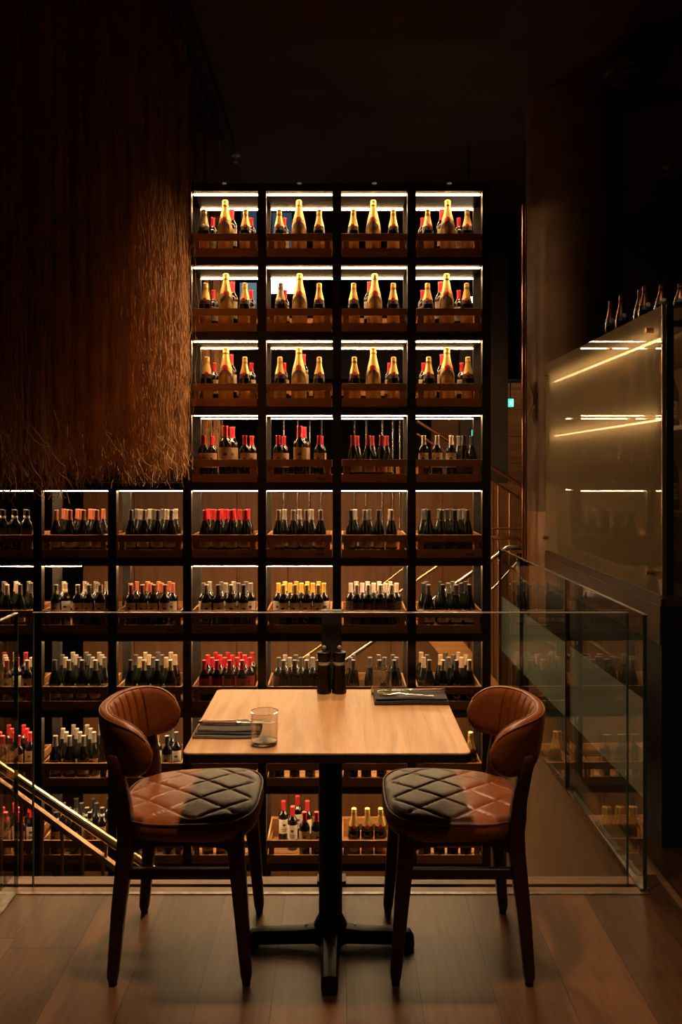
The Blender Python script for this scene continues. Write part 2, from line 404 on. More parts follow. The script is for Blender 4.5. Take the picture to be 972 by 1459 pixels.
_first = [True]
def crate_at(r, c, what):
    o = CR0 if _first[0] else copy_tree(CR0); _first[0] = False
    z = zz(TOPS[r])-CH
    o.location = ((colx(c)+colx(c+1))/2, YF-.008, z)
    tag(o, 'wooden crate %s, %s' % (what, place(r, c)), 'crate', 'slatted crates on the wine rack')
    # burnt zig-zag brand at the right end of the lower front rail
    if (r, c) in ((3, 4), (4, 3), (4, 4), (4, 6), (5, 2), (4, 0)):
        zig = [(0, 0), (.009, .017), (.018, 0), (.027, .017), (.036, 0), (.043, .013), (.050, 0), (.058, .016)]
        mb = MB(); th = .0022
        for (a, b), (d, e) in zip(zig, zig[1:]):
            L = math.hypot(d-a, e-b); nx, nz = -(e-b)/L*th, (d-a)/L*th
            mb.add([(a-nx, 0, b-nz), (d-nx, 0, e-nz), (d+nx, 0, e+nz), (a+nx, 0, b+nz),
                    (a-nx, .002, b-nz), (d-nx, .002, e-nz), (d+nx, .002, e+nz), (a+nx, .002, b+nz)],
                   [(0, 1, 2, 3), (4, 7, 6, 5), (0, 4, 5, 1), (2, 6, 7, 3), (1, 5, 6, 2), (0, 3, 7, 4)])
        b = mb.build('branded_mark', M['blackmatte'], o); b.location = (.115, -.0012, .018); b['label'] = 'burnt black zig-zag mark'
    return z+.026

# ------------------------------------------------------------------ bottles
glassb = mat('dark_bottle_glass', (.004, .0035, .003), .10, 0, spec=1.0)
glassg = mat('green_bottle_glass', (.006, .008, .003), .10, 0, spec=1.0)
glassm = mat('gold_tinted_magnum', (.66, .40, .09), .34, .5)
def capm(n, c, metal=.25, rough=.32): return mat(n, c, rough, metal)
CAPS = {'red': capm('red_capsule', (.55, .025, .035)), 'crimson': capm('dark_red_capsule', (.30, .03, .03)), 'rust': capm('rust_capsule', (.42, .13, .07)),
        'silver': capm('silver_capsule', (.40, .32, .26), .5), 'grey': capm('grey_capsule', (.13, .11, .095), .5), 'black': capm('black_capsule', (.03, .028, .026), .3),
        'yellow': capm('yellow_capsule', (.85, .50, .10), .2), 'white': capm('white_capsule', (.72, .60, .48), .1), 'cork': capm('buff_capsule', (.44, .30, .19), .1),
        'gold': capm('gold_foil', (.95, .60, .18), .55, .36), 'darkgold': capm('dull_gold_foil', (.5, .36, .2), .8, .35), 'copperdark': capm('dark_copper_foil', (.16, .06, .03), .8, .3)}
LAB = {'cream': mat('cream_label', (.62, .48, .32), .6), 'white': mat('white_label', (.80, .70, .56), .6), 'red': mat('red_label', (.35, .03, .03), .5),
       'gold': mat('gold_label', (.55, .33, .08), .4, .5), 'dark': mat('dark_label', (.05, .03, .02), .5), 'tan': mat('tan_label', (.50, .30, .16), .6)}
ink = mat('label_ink', (.10, .05, .03), .6); seal = mat('red_wax_seal', (.45, .02, .02), .4)
BORD = [(.001, 0), (.034, 0), (.0370, .006), (.0370, .192), (.0355, .205), (.030, .217), (.021, .229), (.0155, .242), (.0145, .255), (.0145, .300)]
BURG = [(.001, 0), (.037, 0), (.0405, .007), (.0405, .140), (.0385, .160), (.033, .183), (.0255, .208), (.0185, .232), (.0150, .255), (.0145, .300)]
CHMP = [(.001, 0), (.040, 0), (.0440, .007), (.0440, .150), (.0415, .175), (.0350, .205), (.0270, .235), (.0205, .262), (.0165, .285), (.0155, .318)]
def prof_r(prof, z):
    for (r0, z0), (r1, z1) in zip(prof, prof[1:]):
        if z0 <= z <= z1 and z1 > z0: return r0+(r1-r0)*(z-z0)/(z1-z0)
    return prof[-1][0]
def shell(prof, za, zb, off, n=6):
    return [(prof_r(prof, za+(zb-za)*i/n)+off, za+(zb-za)*i/n) for i in range(n+1)]
_mc = {}
def cached(key, fn):
    if key not in _mc: _mc[key] = fn()
    return _mc[key]
def bottle(style, cap, label, name='wine_bottle', ring=False):
    """style: bord, burg, champ, magnum"""
    prof = {'bord': BORD, 'burg': BURG, 'champ': CHMP, 'magnum': CHMP}[style]
    k = 1.2 if style == 'magnum' else 1.0
    prof = [(r*k, z*k) for r, z in prof]
    g = glassm if style == 'magnum' else glassg if style in ('burg', 'champ', 'magnum') else glassb
    root = link(name, cached(('b', style), lambda: MB().lathe(prof, 18).mesh('bottle_glass', g, True)))
    if style in ('champ', 'magnum'):
        def foil():
            p = shell(prof, .206*k, .288*k, .0009, 6)
            p += [(.0185*k, .290*k), (.0188*k, .300*k), (.0172*k, .303*k), (.0182*k, .312*k), (.0178*k, .322*k), (.012*k, .327*k), (.001, .328*k)]
            return MB().lathe(p, 18).mesh('foil', CAPS[cap], True)
        link('foil', cached(('f', style, cap), foil), root)
        # wrap collar (darker cross-over band), seal and body label
        def collar():
            return MB().lathe(shell(prof, .176*k, .207*k, .0007, 4), 18, a0=-PI*.5-1.0, a1=-PI*.5+1.0).mesh('collar', LAB['gold' if style == 'magnum' else 'dark'], True)
        link('neck_collar', cached(('c', style), collar), root)
        if style == 'magnum':
            def dia():
                mb = MB(); zc = .192*k
                for sx in (-1, 1):
                    for q in range(6):
                        a = -PI/2+sx*(.15+q*.13); z = zc-.004-q*.0050*k
                        zs = [z-.014*k, z+.014*k]; a2 = a+sx*.13
                        vs = []
                        for aa, dz in ((a, 0), (a2, -.005*k)):
                            for z_ in zs:
                                r_ = prof_r(prof, z_+dz)+.0018; vs.append((r_*math.cos(aa), r_*math.sin(aa), z_+dz))
                        mb.add(vs, [(0, 2, 3, 1) if sx > 0 else (0, 1, 3, 2)])
                return mb.mesh('cross_ribbon', LAB['dark'])
            link('cross_ribbon', cached(('x',), dia), root)
        def sl():
            zc_ = .206*k; mb = MB(); n = 18; rad = (.0175 if style == 'magnum' else .0145)*k
            def on(x_, z_, o_): r_ = prof_r(prof, z_)+o_; return (x_, -math.sqrt(max(r_*r_-x_*x_, 0)), z_)
            vs = [on(0, zc_, .0045)]
            for rr, oo in ((.6, .0045), (1, .003), (1, -.002)):
                vs += [on(rad*rr*math.cos(2*PI*i/n), zc_+rad*rr*math.sin(2*PI*i/n), oo) for i in range(n)]
            fs = [(0, 1+i, 1+(i+1) % n) for i in range(n)]
            for q in range(2): fs += [(1+q*n+i, 1+(q+1)*n+i, 1+(q+1)*n+(i+1) % n, 1+q*n+(i+1) % n) for i in range(n)]
            mb.add(vs, fs)
            return mb.mesh('seal', seal if cap == 'gold' else LAB['cream'])
        link('seal', cached(('s', style, cap), sl), root)
        bl = 'gold' if style == 'magnum' else label
        link('label', cached(('l', style, bl), lambda: MB().lathe(shell(prof, .035*k, .128*k, .0009, 1), 14, a0=-PI*.5-1.25, a1=-PI*.5+1.25).mesh('label', LAB[bl], True)), root)
    else:
        zc = .238 if style == 'bord' else .232
        link('capsule', cached(('k', style, cap), lambda: MB().lathe(shell(prof, zc, .294, .0009, 4)+[(.0168, .2945), (.0168, .3015), (.0155, .3035), (.001, .304)], 14).mesh('capsule', CAPS[cap], True)), root)
        if label:
            lo, hi = (.078, .180) if style == 'bord' else (.045, .125)
            def lb():
                mb = MB().lathe(shell(prof, lo, hi, .0008, 1), 12, a0=-PI*.5-1.2, a1=-PI*.5+1.2)
                mb.lathe(shell(prof, lo+.055, lo+.070, .0014, 1), 4, a0=-PI*.5-.28, a1=-PI*.5+.28, mi=1)
                mb.lathe(shell(prof, lo+.030, lo+.034, .0014, 1), 6, a0=-PI*.5-.6, a1=-PI*.5+.6, mi=1)
                mb.lathe(shell(prof, lo+.018, lo+.022, .0014, 1), 6, a0=-PI*.5-.45, a1=-PI*.5+.45, mi=1)
                return mb.mesh('label', [LAB[label], ink])
            link('label', cached(('l', style, label), lb), root)
        if ring:
            link('neck_label', cached(('n', style), lambda: MB().lathe(shell(prof, .246, .262, .0018, 1), 12).mesh('neck_label', LAB['white'])), root)
    return root
PROTO = {}
def put(style, cap, label, x, y, z, text, group, name='wine_bottle', ring=False):
    key = (style, cap, label, name, ring)
    if key not in PROTO:
        b = bottle(*key[:3], name=name, ring=ring); freeze_kids(b); PROTO[key] = b; b['used'] = 0
    b = PROTO[key]
    if b['used']: b = copy_tree(b)
    else: b['used'] = 1
    b.location = (x, y, z); b.rotation_euler.z = random.uniform(-.25, .25)
    if 'used' in b: pass
    tag(b, text, 'bottle', group); BOTTLES.append(b)
    return b
BOTTLES = []
REST = []
CAPW = {'red': 'red-capped', 'crimson': 'dark-red-capped', 'rust': 'rust-capped', 'silver': 'silver-capped', 'grey': 'grey-capped', 'black': 'black-capped',
        'yellow': 'yellow-capped', 'white': 'white-capped', 'cork': 'buff-capped', 'gold': 'gold-foiled', 'darkgold': 'dull-foiled'}
ORD = ['leftmost', 'second', 'third', 'fourth', 'fifth', 'sixth', 'seventh']
LINE = ['front line', 'second line', 'third line', 'back line']
def fill(r, c, style, cap, label, fronts, lines, what, ring=False, dy=.083, x_off=.0, backs=None):
    """fronts: photo x of the front line; lines: how many lines stand behind each other"""
    z = crate_at(r, c, what)
    x0, x1 = colx(c)+.074, colx(c+1)-.074
    half = .041 if style == 'burg' else .0375
    y0 = YF+.008+.016+half
    for k in range(lines):
        y = y0+k*dy
        if k == 0: xs = [(px-CX)/F*y for px in fronts]
        else:
            base = [(px-CX)/F*y0 for px in fronts]
            stag = (base[1]-base[0])/2 if len(base) > 1 else .045
            if k == 1 and backs is not None: xs = [(px-CX)/F*y for px in backs]
            elif k % 2: xs = [b+stag for b in base]
            else: xs = list(base)
            if k % 2 and backs is None and min(base)-stag > x0: xs = [min(base)-stag]+xs
        xs = [x for x in xs if x0-.03 <= x <= x1+.03 and (c > 0 or (x/y*F+CX) > -12)]
        xs.sort()
        out = []
        for x in xs:
            x = min(max(x, colx(c)+.029+.026+half), colx(c+1)-.029-.026-half)
            if out and x-out[-1] < 2*half: continue
            out.append(x)
        # second chance: also thin columns between lines so that no two bottles touch
        for i, x in enumerate(out):
            cp = cap if isinstance(cap, str) else cap[(i+k) % len(cap)]
            txt = '%s bottle, %s in %s, crate in %s, %s' % (CAPW[cp], ORD[min(i, 6)], LINE[k], ROWN[r], COLN[c])
            if k >= 3 or (k == 2 and r >= 5): REST.append((style, cp, x, y, z)); continue
            put(style, cp, label, x, y, z, txt, '%s bottles of the crate in %s, %s' % (CAPW[cap if isinstance(cap, str) else cap[0]], ROWN[r], COLN[c]), ring=ring)
            
# top three rows: a gold magnum between two gold-necked bottles, red caps behind
CH_ROWS = {
 (0, 3): ([291, 321, 350], [303, 330, 359]), (0, 4): ([398, 426, 455], [405]), (0, 5): ([503.5, 532, 560.5], []), (0, 6): ([609.5, 638, 666], [602, 630, 654]),
 (1, 3): ([293, 322, 349], [304, 331, 358]), (1, 4): ([400, 427, 455], [406]), (1, 5): ([504, 534, 560.5], [527]), (1, 6): ([609.5, 636.5, 665], [601.5, 628, 654]),
 (2, 3): ([295, 322, 349], [305, 329, 359]), (2, 4): ([399, 426, 455], [405, 432]), (2, 5): ([505, 532, 561], [555]), (2, 6): ([611, 637, 667], [603.5, 630.5, 658])}
SIDE = ['left', 'centre', 'right']
for (r, c), (fr, bk) in CH_ROWS.items():
    z = crate_at(r, c, 'of gold champagne')
    y = YF+.106
    for i, px in enumerate(fr):
        x = (px-CX)/F*y
        kind = 'magnum' if i == 1 else 'champ'
        cp = 'darkgold' if (r, c, i) in ((0, 3, 0), (1, 4, 0)) else 'gold'
        txt = '%s %s champagne bottle in crate, %s of rack' % (SIDE[i], 'large gold' if i == 1 else ('gold-necked' if cp == 'gold' else 'dull grey-gold-necked'), place(r, c))
        put(kind, cp, 'gold', x, y, z, txt, 'champagne bottles on the top three rows', name='champagne_bottle').scale = (1.02, 1.02, 1.02)
    y2 = y+.098
    for i, px in enumerate(bk):
        x = (px-CX)/F*y2; tall = len(bk) > 1 and i == (1 if len(bk) == 3 else 1) and r < 3
        x = min(max(x, colx(c)+.095), colx(c+1)-.095)
        b = put('bord', 'red', 'cream', x, y2, z, 'red-capped wine bottle %s behind champagne in crate, %s of rack' % (ORD[i], place(r, c)), 'red-capped bottles behind the champagne')
        if (tall and len(bk) == 3) or (r, c) in ((1, 5), (2, 4)) and i == len(bk)-1: b.scale = (1.2, 1.2, 1.2)
# fourth row
z = crate_at(3, 3, 'of red-capped bottles with tan labels'); y = YF+.07
for i, (px, dy_, s) in enumerate([(290, 0, 1), (303, .11, 1), (321, 0, 1.22), (331, .13, 1.22), (349, 0, 1), (359, .11, 1)]):
    b = put('bord', 'red', 'tan', (px-CX)/F*(y+dy_), y+dy_, z, 'red-capped bottle, %s from left in crate, fourth row, fourth column from right' % ORD[i], 'red-capped bottles of the fourth row'); b.scale = (s, s, s)
z = crate_at(3, 4, 'of three pairs of red-capped bottles')
for i, (px, dy_, s) in enumerate([(396.5, 0, 1), (404.5, .11, 1), (427, 0, 1.22), (433, .13, 1.22), (455, 0, 1), (458, .11, 1)]):
    b = put('bord', 'red', 'tan', (px-CX)/F*(y+dy_), y+dy_, z, 'red-capped bottle, %s from left in crate, fourth row, third column from right' % ORD[i], 'red-capped bottles of the fourth row'); b.scale = (s, s, s)
fill(3, 5, 'burg', 'crimson', 'gold', [503, 524.5, 543.5], 2, 'of dark-red-capped bottles', backs=[509, 530.5, 551])
z = crate_at(3, 6, 'of white-labelled and plain dark bottles')
for i, (px, dy_, st, cp, lb) in enumerate([(604, 0, 'bord', 'white', 'white'), (623, 0, 'bord', 'white', 'white'), (643, .03, 'bord', 'white', 'white'), (661, 0, 'burg', 'grey', 'dark'), (654, .11, 'burg', 'grey', 'dark'), (672, .11, 'burg', 'black', 'dark')]):
    put(st, cp, lb, (px-CX)/F*(y+dy_), y+dy_, z, '%s bottle%s, %s from left in crate, fourth row, rightmost column' % (CAPW[cp], ' with white label' if lb == 'white' else '', ORD[i]), 'bottles of the right crate in the fourth row', ring=(lb == 'white'))
# fifth row
fill(4, 0, 'bord', 'black', 'dark', [5, 22, 40], 2, 'of black-capped bottles', ring=True)
fill(4, 1, 'burg', 'rust', 'cream', [80, 100, 119, 138], 3, 'of rust-capped bottles')
fill(4, 2, 'burg', ('grey', 'silver'), 'cream', [187, 206, 225, 244], 3, 'of grey-capped bottles')
fill(4, 3, 'burg', 'red', 'cream', [292, 311, 330, 350], 3, 'of bright red-capped burgundy bottles')
fill(4, 4, 'burg', 'silver', 'cream', [397, 418, 437, 457], 2, 'of silver-capped bottles', backs=[405.5, 427, 444, 458])
fill(4, 5, 'burg', ('grey', 'silver'), 'cream', [500.5, 520, 539.5, 558], 2, 'of four pairs of grey-capped bottles', backs=[506, 526, 541, 556])
fill(4, 6, 'burg', ('black', 'grey'), 'dark', [611, 629.5, 648, 666], 3, 'packed with grey-capped dark bottles')
# sixth row
fill(5, 0, 'burg', ('grey', 'cork'), 'cream', [-8, 10, 29], 3, 'of buff and grey-capped bottles')
fill(5, 1, 'bord', ('silver', 'cork'), 'white', [80, 95, 111, 127, 143], 3, 'of silver-capped white-labelled bottles', ring=True)
fill(5, 2, 'bord', 'rust', 'cream', [187, 203, 219, 235, 251], 3, 'of rust-capped bottles')
fill(5, 3, 'bord', ('silver', 'grey'), 'white', [294, 311, 329, 347], 3, 'of grey and silver-capped bottles')
fill(5, 4, 'bord', 'yellow', 'white', [404, 420.5, 437, 453.5], 3, 'of yellow-capped bottles')
fill(5, 5, 'bord', 'white', 'dark', [508.5, 525, 542, 558], 3, 'of white-capped bottles')
fill(5, 6, 'burg', ('grey', 'black'), 'white', [611, 631, 650, 669], 3, 'of four rows of dark slim bottles')
# seventh row
fill(6, 0, 'bord', ('cork', 'crimson'), 'white', [-6, 10, 25, 40], 4, 'of mixed buff and red-capped bottles')
fill(6, 1, 'burg', ('grey', 'silver'), 'cream', [78, 98, 117, 136], 4, 'of grey-capped burgundy bottles')
fill(6, 2, 'burg', ('grey', 'cork'), 'cream', [186, 205, 224, 243], 4, 'of grey and buff-capped bottles')
fill(6, 3, 'bord', 'red', 'red', [291, 309, 327, 345], 4, 'of red-capped bottles with red labels')
fill(6, 4, 'bord', ('silver', 'grey'), 'dark', [404, 420, 437, 453], 3, 'of silver-capped bottles behind the pepper mills')
fill(6, 5, 'burg', 'grey', None, [504, 520, 541, 562], 3, 'behind the rear drinking glass')
fill(6, 6, 'burg', ('grey', 'cork'), None, [612, 631.5, 650.5, 669], 4, 'above the right chair')
# eighth row
fill(7, 0, 'bord', 'red', 'tan', [4, 26, 44], 4, 'of red-capped bottles')
fill(7, 1, 'burg', 'silver', 'tan', [79, 99, 119], 4, 'of pale-capped green bottles')
fill(7, 2, 'bord', ('grey', 'cork'), 'white', [190, 210, 238], 3, 'partly hidden by the left chair back')
fill(7, 3, 'bord', 'grey', 'cream', [296, 318, 340], 1, 'behind the left table corner')
fill(7, 4, 'bord', 'grey', 'cream', [398, 420, 442], 1, 'behind the table front')
fill(7, 5, 'bord', 'grey', 'cream', [503, 522, 544], 1, 'just right of the table column')
z = crate_at(7, 6, 'with champagne at its right end')
for i, px in enumerate((612, 642, 671)):
    put('champ', 'gold', 'tan', (px-CX)/F*(YF+.08), YF+.08, z, '%s gold-foiled champagne bottle by the right table corner, eighth row' % SIDE[i], 'champagne bottles of the eighth row', name='champagne_bottle')
# bottom row
fill(8, 0, 'bord', 'red', 'white', [8, 30, 46], 3, 'of red-capped bottles behind the brass handrail')
fill(8, 1, 'bord', 'black', 'tan', [80, 106, 128, 143], 4, 'of black bottles with white neck bands', ring=True)
fill(8, 2, 'bord', 'black', 'cream', [192, 214, 240], 2, 'behind the left chair legs', ring=True)
fill(8, 3, 'burg', 'black', 'cream', [296, 316, 340], 1, 'below the left seat')
z = crate_at(8, 4, 'with six red-capped white-labelled bottles')
for i, (px, dy_) in enumerate([(404, .20), (417, .10), (434, 0), (451, 0), (424, .29), (438, .20), (442, .29)]):
    yy = YF+.065+dy_
    if i == 6: continue
    put('bord', 'red', 'white', (px-CX)/F*yy, yy, z, 'red-capped white-labelled bottle, %s in crate left of table column, bottom row' % ORD[i], 'red-capped bottles of the bottom row')
z = crate_at(8, 5, 'with champagne bottles right of table column')
for i, px in enumerate((504.5, 523.5, 542.5)):
    put('champ', 'gold', 'tan', (px-CX)/F*(YF+.08), YF+.08, z, '%s gold-topped champagne bottle right of the table column, bottom row' % SIDE[i], 'champagne bottles of the bottom row', name='champagne_bottle')
fill(8, 6, 'burg', 'black', 'dark', [606, 626, 645, 664], 1, 'below the right seat')

names = sorted({q[1] for q in REST}); mb = MB()
for style, cp, x, y, z in REST:
    prof = BURG if style == 'burg' else BORD; zc = .238 if style == 'bord' else .232
    mb.lathe(prof, 14, (x, y, z), 0)
    mb.lathe(shell(prof, zc, .294, .0009, 4)+[(.0168, .2945), (.0168, .3015), (.0155, .3035), (.001, .304)], 12, (x, y, z), 1+names.index(cp))
o = mb.build('wine_bottles', [glassb]+[CAPS[q] for q in names], smooth=True)
tag(o, 'remaining bottles standing in the back lines of the lower crates', 'bottles', None, 'stuff')

# ------------------------------------------------------------------ glass balustrades
def glass_sheet(name, a, b, z0, z1, label, th=.014, band=None, group=None, edges=(1, 1), gm='glassclear'):
    """upright pane from a to b (x, y); polished rim parts at its edges"""
    a = Vector((a[0], a[1], 0)); b = Vector((b[0], b[1], 0)); d = (b-a).normalized(); n = Vector((-d.y, d.x, 0))*th/2
    t = empty(name, (a.x, a.y, z0)); tag(t, label, 'glass panel', group)
    def slab(p, q, zl, zh, nn):
        vs = [p-nn, q-nn, q+nn, p+nn]
        vs = [Vector((v.x, v.y, zl)) for v in vs]+[Vector((v.x, v.y, zh)) for v in vs]
        vs = [v-Vector((a.x, a.y, z0)) for v in vs]
        return MB().add(vs, [(0, 3, 2, 1), (4, 5, 6, 7), (0, 1, 5, 4), (1, 2, 6, 5), (2, 3, 7, 6), (3, 0, 4, 7)])
    def slab_o(*k):
        m_ = MB(); p, q, zl, zh, nn = k
        vs = [p-nn, q-nn, q+nn, p+nn]
        vs = [Vector((v.x, v.y, zl)) for v in vs]+[Vector((v.x, v.y, zh)) for v in vs]
        m_.add([v-Vector((a.x, a.y, z0)) for v in vs], [(0, 3, 2, 1), (4, 5, 6, 7), (0, 1, 5, 4), (1, 2, 6, 5), (2, 3, 7, 6), (3, 0, 4, 7)])
        return m_
    e = .0035
    slab_o(a+d*e, b-d*e, z0, z1-e, n).build('pane', M[gm], t)
    slab_o(a, b, z1-e, z1, n*1.02).build('top_edge', M['glasstop'], t)
    if edges[0]: slab_o(a, a+d*e, z0, z1-e, n*1.02).build('side_edge', M['glassedge'], t)
    if edges[1]: slab_o(b-d*e, b, z0, z1-e, n*1.02).build('side_edge', M['glassedge'], t)
    if band:
        off = Vector((-d.y, d.x, 0))*(th/2+.001)
        slab_o(a+d*.012+off, b-d*.012+off, band[0], band[1], n*.08).build('frosted_band', M['frost'], t)
    return t
glass_sheet('glass_panel', (-1.157, 3.175), (1.087, 3.175), -.05, 1.03, 'long clear glass balustrade panel behind the table', gm='glassfront')
glass_sheet('glass_panel', (1.118, 4.125), (1.134, 3.125), .0, 1.03, 'nearest right-hand glass panel with frosted band', band=(.335, .705), group='right glass balustrade panels')
glass_sheet('glass_panel', (1.10, 5.09), (1.117, 4.14), .0, 1.03, 'middle right-hand glass panel with frosted band', band=(.335, .705), group='right glass balustrade panels')
glass_sheet('glass_panel', (1.095, 5.75), (1.10, 5.105), .0, 1.03, 'farthest right-hand glass panel beside the rack', band=(.335, .705), group='right glass balustrade panels')
glass_sheet('glass_panel', (-1.215, 3.165), (-1.215, 1.0), -.02, 1.03, 'left glass balustrade panel at the photo edge')
struct(MB().box((-1.25, -1.5, -.02), (-1.19, 3.1, .008)), 'trim_6', M['greysteel'], 'steel channel of the left glass panel')
# opaque post behind table
t = empty('balustrade_post', (-.0305, 3.215, 0)); tag(t, 'black steel post standing behind the pepper mills at the glass', 'post')
MB().box((-.038, -.018, 0), (.038, .018, 1.026)).build('post_body', M['blackmatte'], t, bevel=.003)
MB().box((-.055, -.035, 0), (.055, .03, .012)).build('base_plate', M['black'], t, bevel=.002)
MB().box((-.038, -.020, 1.026), (.038, .018, 1.031)).build('end_cap', M['black'], t)

# ------------------------------------------------------------------ front-left stair rail (going down)
DR = 4.4
def rail(name, pts, r, m, label, cat='handrail', extra=None):
    o = MB().tube(pts, r, 12).build(name, m, smooth=True); tag(o, label, cat); return o
t = empty('stair_railing', P(-60, 1300, DR)); tag(t, 'brass handrail with flat lower rail and balusters descending at lower left', 'railing')
org = Vector(t.location)
def loc_tube(pts, r, name, m, n=12): return MB().tube([Vector(p)-org for p in pts], r, n).build(name, m, t, smooth=True)
loc_tube([P(-60, 1049, DR), P(0, 1092, DR), P(207, 1232, DR), P(290, 1288, DR)], .023, 'handrail', M['brass'])
def flat(a, b, w_, h_):
    a = a-org; b = b-org
    return MB().loft([[p+Vector((0, -w_/2, -h_/2)), p+Vector((0, w_/2, -h_/2)), p+Vector((0, w_/2, h_/2)), p+Vector((0, -w_/2, h_/2))] for p in (a, b)])
flat(P(-60, 1071, DR), P(290, 1327, DR), .035, .032).build('lower_rail', mat('oiled_wood_rail', (.55, .30, .13), .25, .4), t)
for i in range(12):
    x = 1.5+i*29.0; y = 1071+(x+60)*(256/350.)
    a = P(x, y, DR); MB().tube([a-org, a-org-Vector((0, 0, .9))], .010, 8).build('baluster', M['copper'], t, smooth=True)
for x in (150, 20): 
    a = P(x, 1092+x*.676, DR); b = P(x, 1115+x*.731, DR); MB().tube([a-org, b-org], .008, 8).build('bracket', M['brass'], t, smooth=True)

# ------------------------------------------------------------------ rails and stairs behind the rack
DS = 7.4
def railing(label, loc, rails, posts=()):
    t = empty('stair_railing', loc); og = Vector(loc); tag(t, label, 'railing')
    for nm, pts, r, m in rails: MB().tube([Vector(p)-og for p in pts], r, 12).build(nm, m, t, smooth=True)
    for x, y, D, zb in posts:
        p = P(x, y, D); MB().tube([p-og, Vector((p.x, p.y, zb))-og], .011, 8).build('baluster', M['copper'], t, smooth=True)
    return t
railing('steel and brass stair rails rising right behind the wine rack', (.0, DS, -2.9), [
    ('handrail', [P(430, 984, DS), P(490, 942, DS), P(704.7, 793, DS), P(716, 784, DS), P(723, 780, DS), P(747, 780, DS)], .024, M['steel']),
    ('upper_rail', [P(400, 960, DS+.1), P(432, 937, DS+.1), P(621, 808, DS+.1), P(690, 760, DS+.1)], .016, M['brass']),
    ('upper_rail', [P(540, 837, DS+.2), P(577, 808, DS+.2), P(640, 760, DS+.2)], .012, M['brass']),
    ('cross_rail', [P(700, 840, 7.3), P(706, 835, 7.3), P(740, 798, 7.3)], .014, M['steel']),
    ('cross_rail', [P(716, 801, 7.2), P(738, 819, 7.2)], .014, M['steel'])],
    [(730, 812, 7.2, -2.9), (455, 966, DS, -2.9), (668, 818, DS, -2.9), (590, 830, DS+.1, -2.9)])
railing('copper rails sloping down right beyond the end of the rack', (1.6, 8.0, -2.9), [
    ('handrail', [P(594, 600, 8.0), P(745, 693, 8.0), P(760, 702, 8.0)], .018, M['copper']),
    ('lower_rail', [P(594, 618, 8.0), P(745, 713, 8.0), P(760, 722, 8.0)], .014, M['copper'])],
    [(710, 690, 8.0, -2.9), (726, 700, 8.0, -2.9), (748, 700, 8.0, -2.9)])
railing('level and curved copper rails right of the rack', (1.5, 7.5, -2.9), [
    ('level_rail', [P(700, 753, 7.6), P(750, 753, 7.6)], .010, M['copper']),
    ('handrail', [P(700, 766, 7.5), P(732, 766, 7.5), P(739, 769, 7.5), P(744, 776, 7.5), P(745, 790, 7.5)], .020, M['copper'])],
    [(745, 752, 7.55, -2.9)])
# balustrade on the upper landing, seen through row four
t = empty('landing_balustrade', P(400, 690, 7.6)); org2 = Vector(t.location); tag(t, 'pale landing balustrade behind the fourth row', 'balustrade')
for x in (404, 424, 441, 458, 505, 522, 545, 560, 570):
    MB().tube([P(x, 596, 7.6)-org2, P(x, 700, 7.6)-Vector((0, 0, .4))-org2], .011, 8).build('baluster', M['steel'], t, smooth=True)
MB().tube([P(395, 700, 7.6)-org2, P(575, 700, 7.6)-org2], .015, 8).build('bottom_rail', M['steel'], t, smooth=True)
MB().tube([P(395, 596, 7.6)-org2, P(575, 596, 7.6)-org2], .015, 8).build('top_rail', M['steel'], t, smooth=True)
# orange stair soffit behind row seven
a = [P(604, 905, 7.2), P(652, 905, 7.2), P(720, 985, 7.2), P(690, 1010, 7.2)]
mb = MB(); mb.add([v for v in a]+[v+Vector((0, .04, 0)) for v in a], [(0, 3, 2, 1), (4, 5, 6, 7), (0, 1, 5, 4), (1, 2, 6, 5), (2, 3, 7, 6), (3, 0, 4, 7)])
o = mb.build('stair_stringer', wood('orange_veneer', (.40, .16, .05), (.55, .26, .09), .4, 'X', 1)); tag(o, 'sloping orange wood stair side behind the right end of row seven', 'stair stringer')
# dark stair steps right of rack below rails
t = empty('staircase', (1.62, 6.75, -2.9)); tag(t, 'dark wood steps glimpsed between the rack and the right glass panel', 'staircase')
for i in range(3):
    MB().box((-.385, -.25+.2*i, 0), (-.23, -.06+.2*i, 2.1+.20*i)).build('step', M['floor2'], t)

# ------------------------------------------------------------------ far right area
def tagged(o, label, cat, group=None): return tag(o, label, cat, group)
pc = P(818, 668, 6.3)
mb = MB().lathe([(.352, 0), (.352, 7.2)], 48)
o = mb.build('column', M['column'], smooth=True, loc=(pc.x, 6.3, -2.9)); tag(o, 'round dark concrete column rising to the ceiling at right', None, None, 'structure')
mb = MB().lathe([(.360, 0), (.360, 3.05), (.352, 3.06)], 48, cap=False)
o = mb.build('column_cladding', wood('amber_cladding', (.20, .085, .03), (.3, .135, .05), .5, 'Z', 1), smooth=True, loc=(pc.x, 6.3, -1.8)); tag(o, 'amber wood cladding around the lower round column', None, None, 'structure')
for i, (x, r) in enumerate(((745.5, .011), (749.5, .008))):
    rail('wall_pipe', [P(x, 292, 6.1), P(x, 800, 6.1), P(x, 1000, 6.1)], r, M['copper'], '%s copper pipe rising beside the round column' % ('thicker left' if i == 0 else 'thinner right'), 'pipe')
rail('wall_pipe', [P(886.5, 200, 7.0), P(886.5, 500, 7.0)], .010, M['copper'], 'thin vertical pipe right of the column behind the bottle necks', 'pipe')
# tube-shaped steel post beside far glass panel
rail('newel_post', [P(745, 800, 5.9), Vector((P(745, 960, 5.9).x, 5.9, -2.9))], .045, M['greysteel'], 'round steel newel post at the far end of the right balustrade', 'post')
rail('newel_post', [P(740, 788, 5.9), P(740, 800, 5.9)], .02, M['steel'], 'short rail elbow on top of the newel post', 'rail fitting')
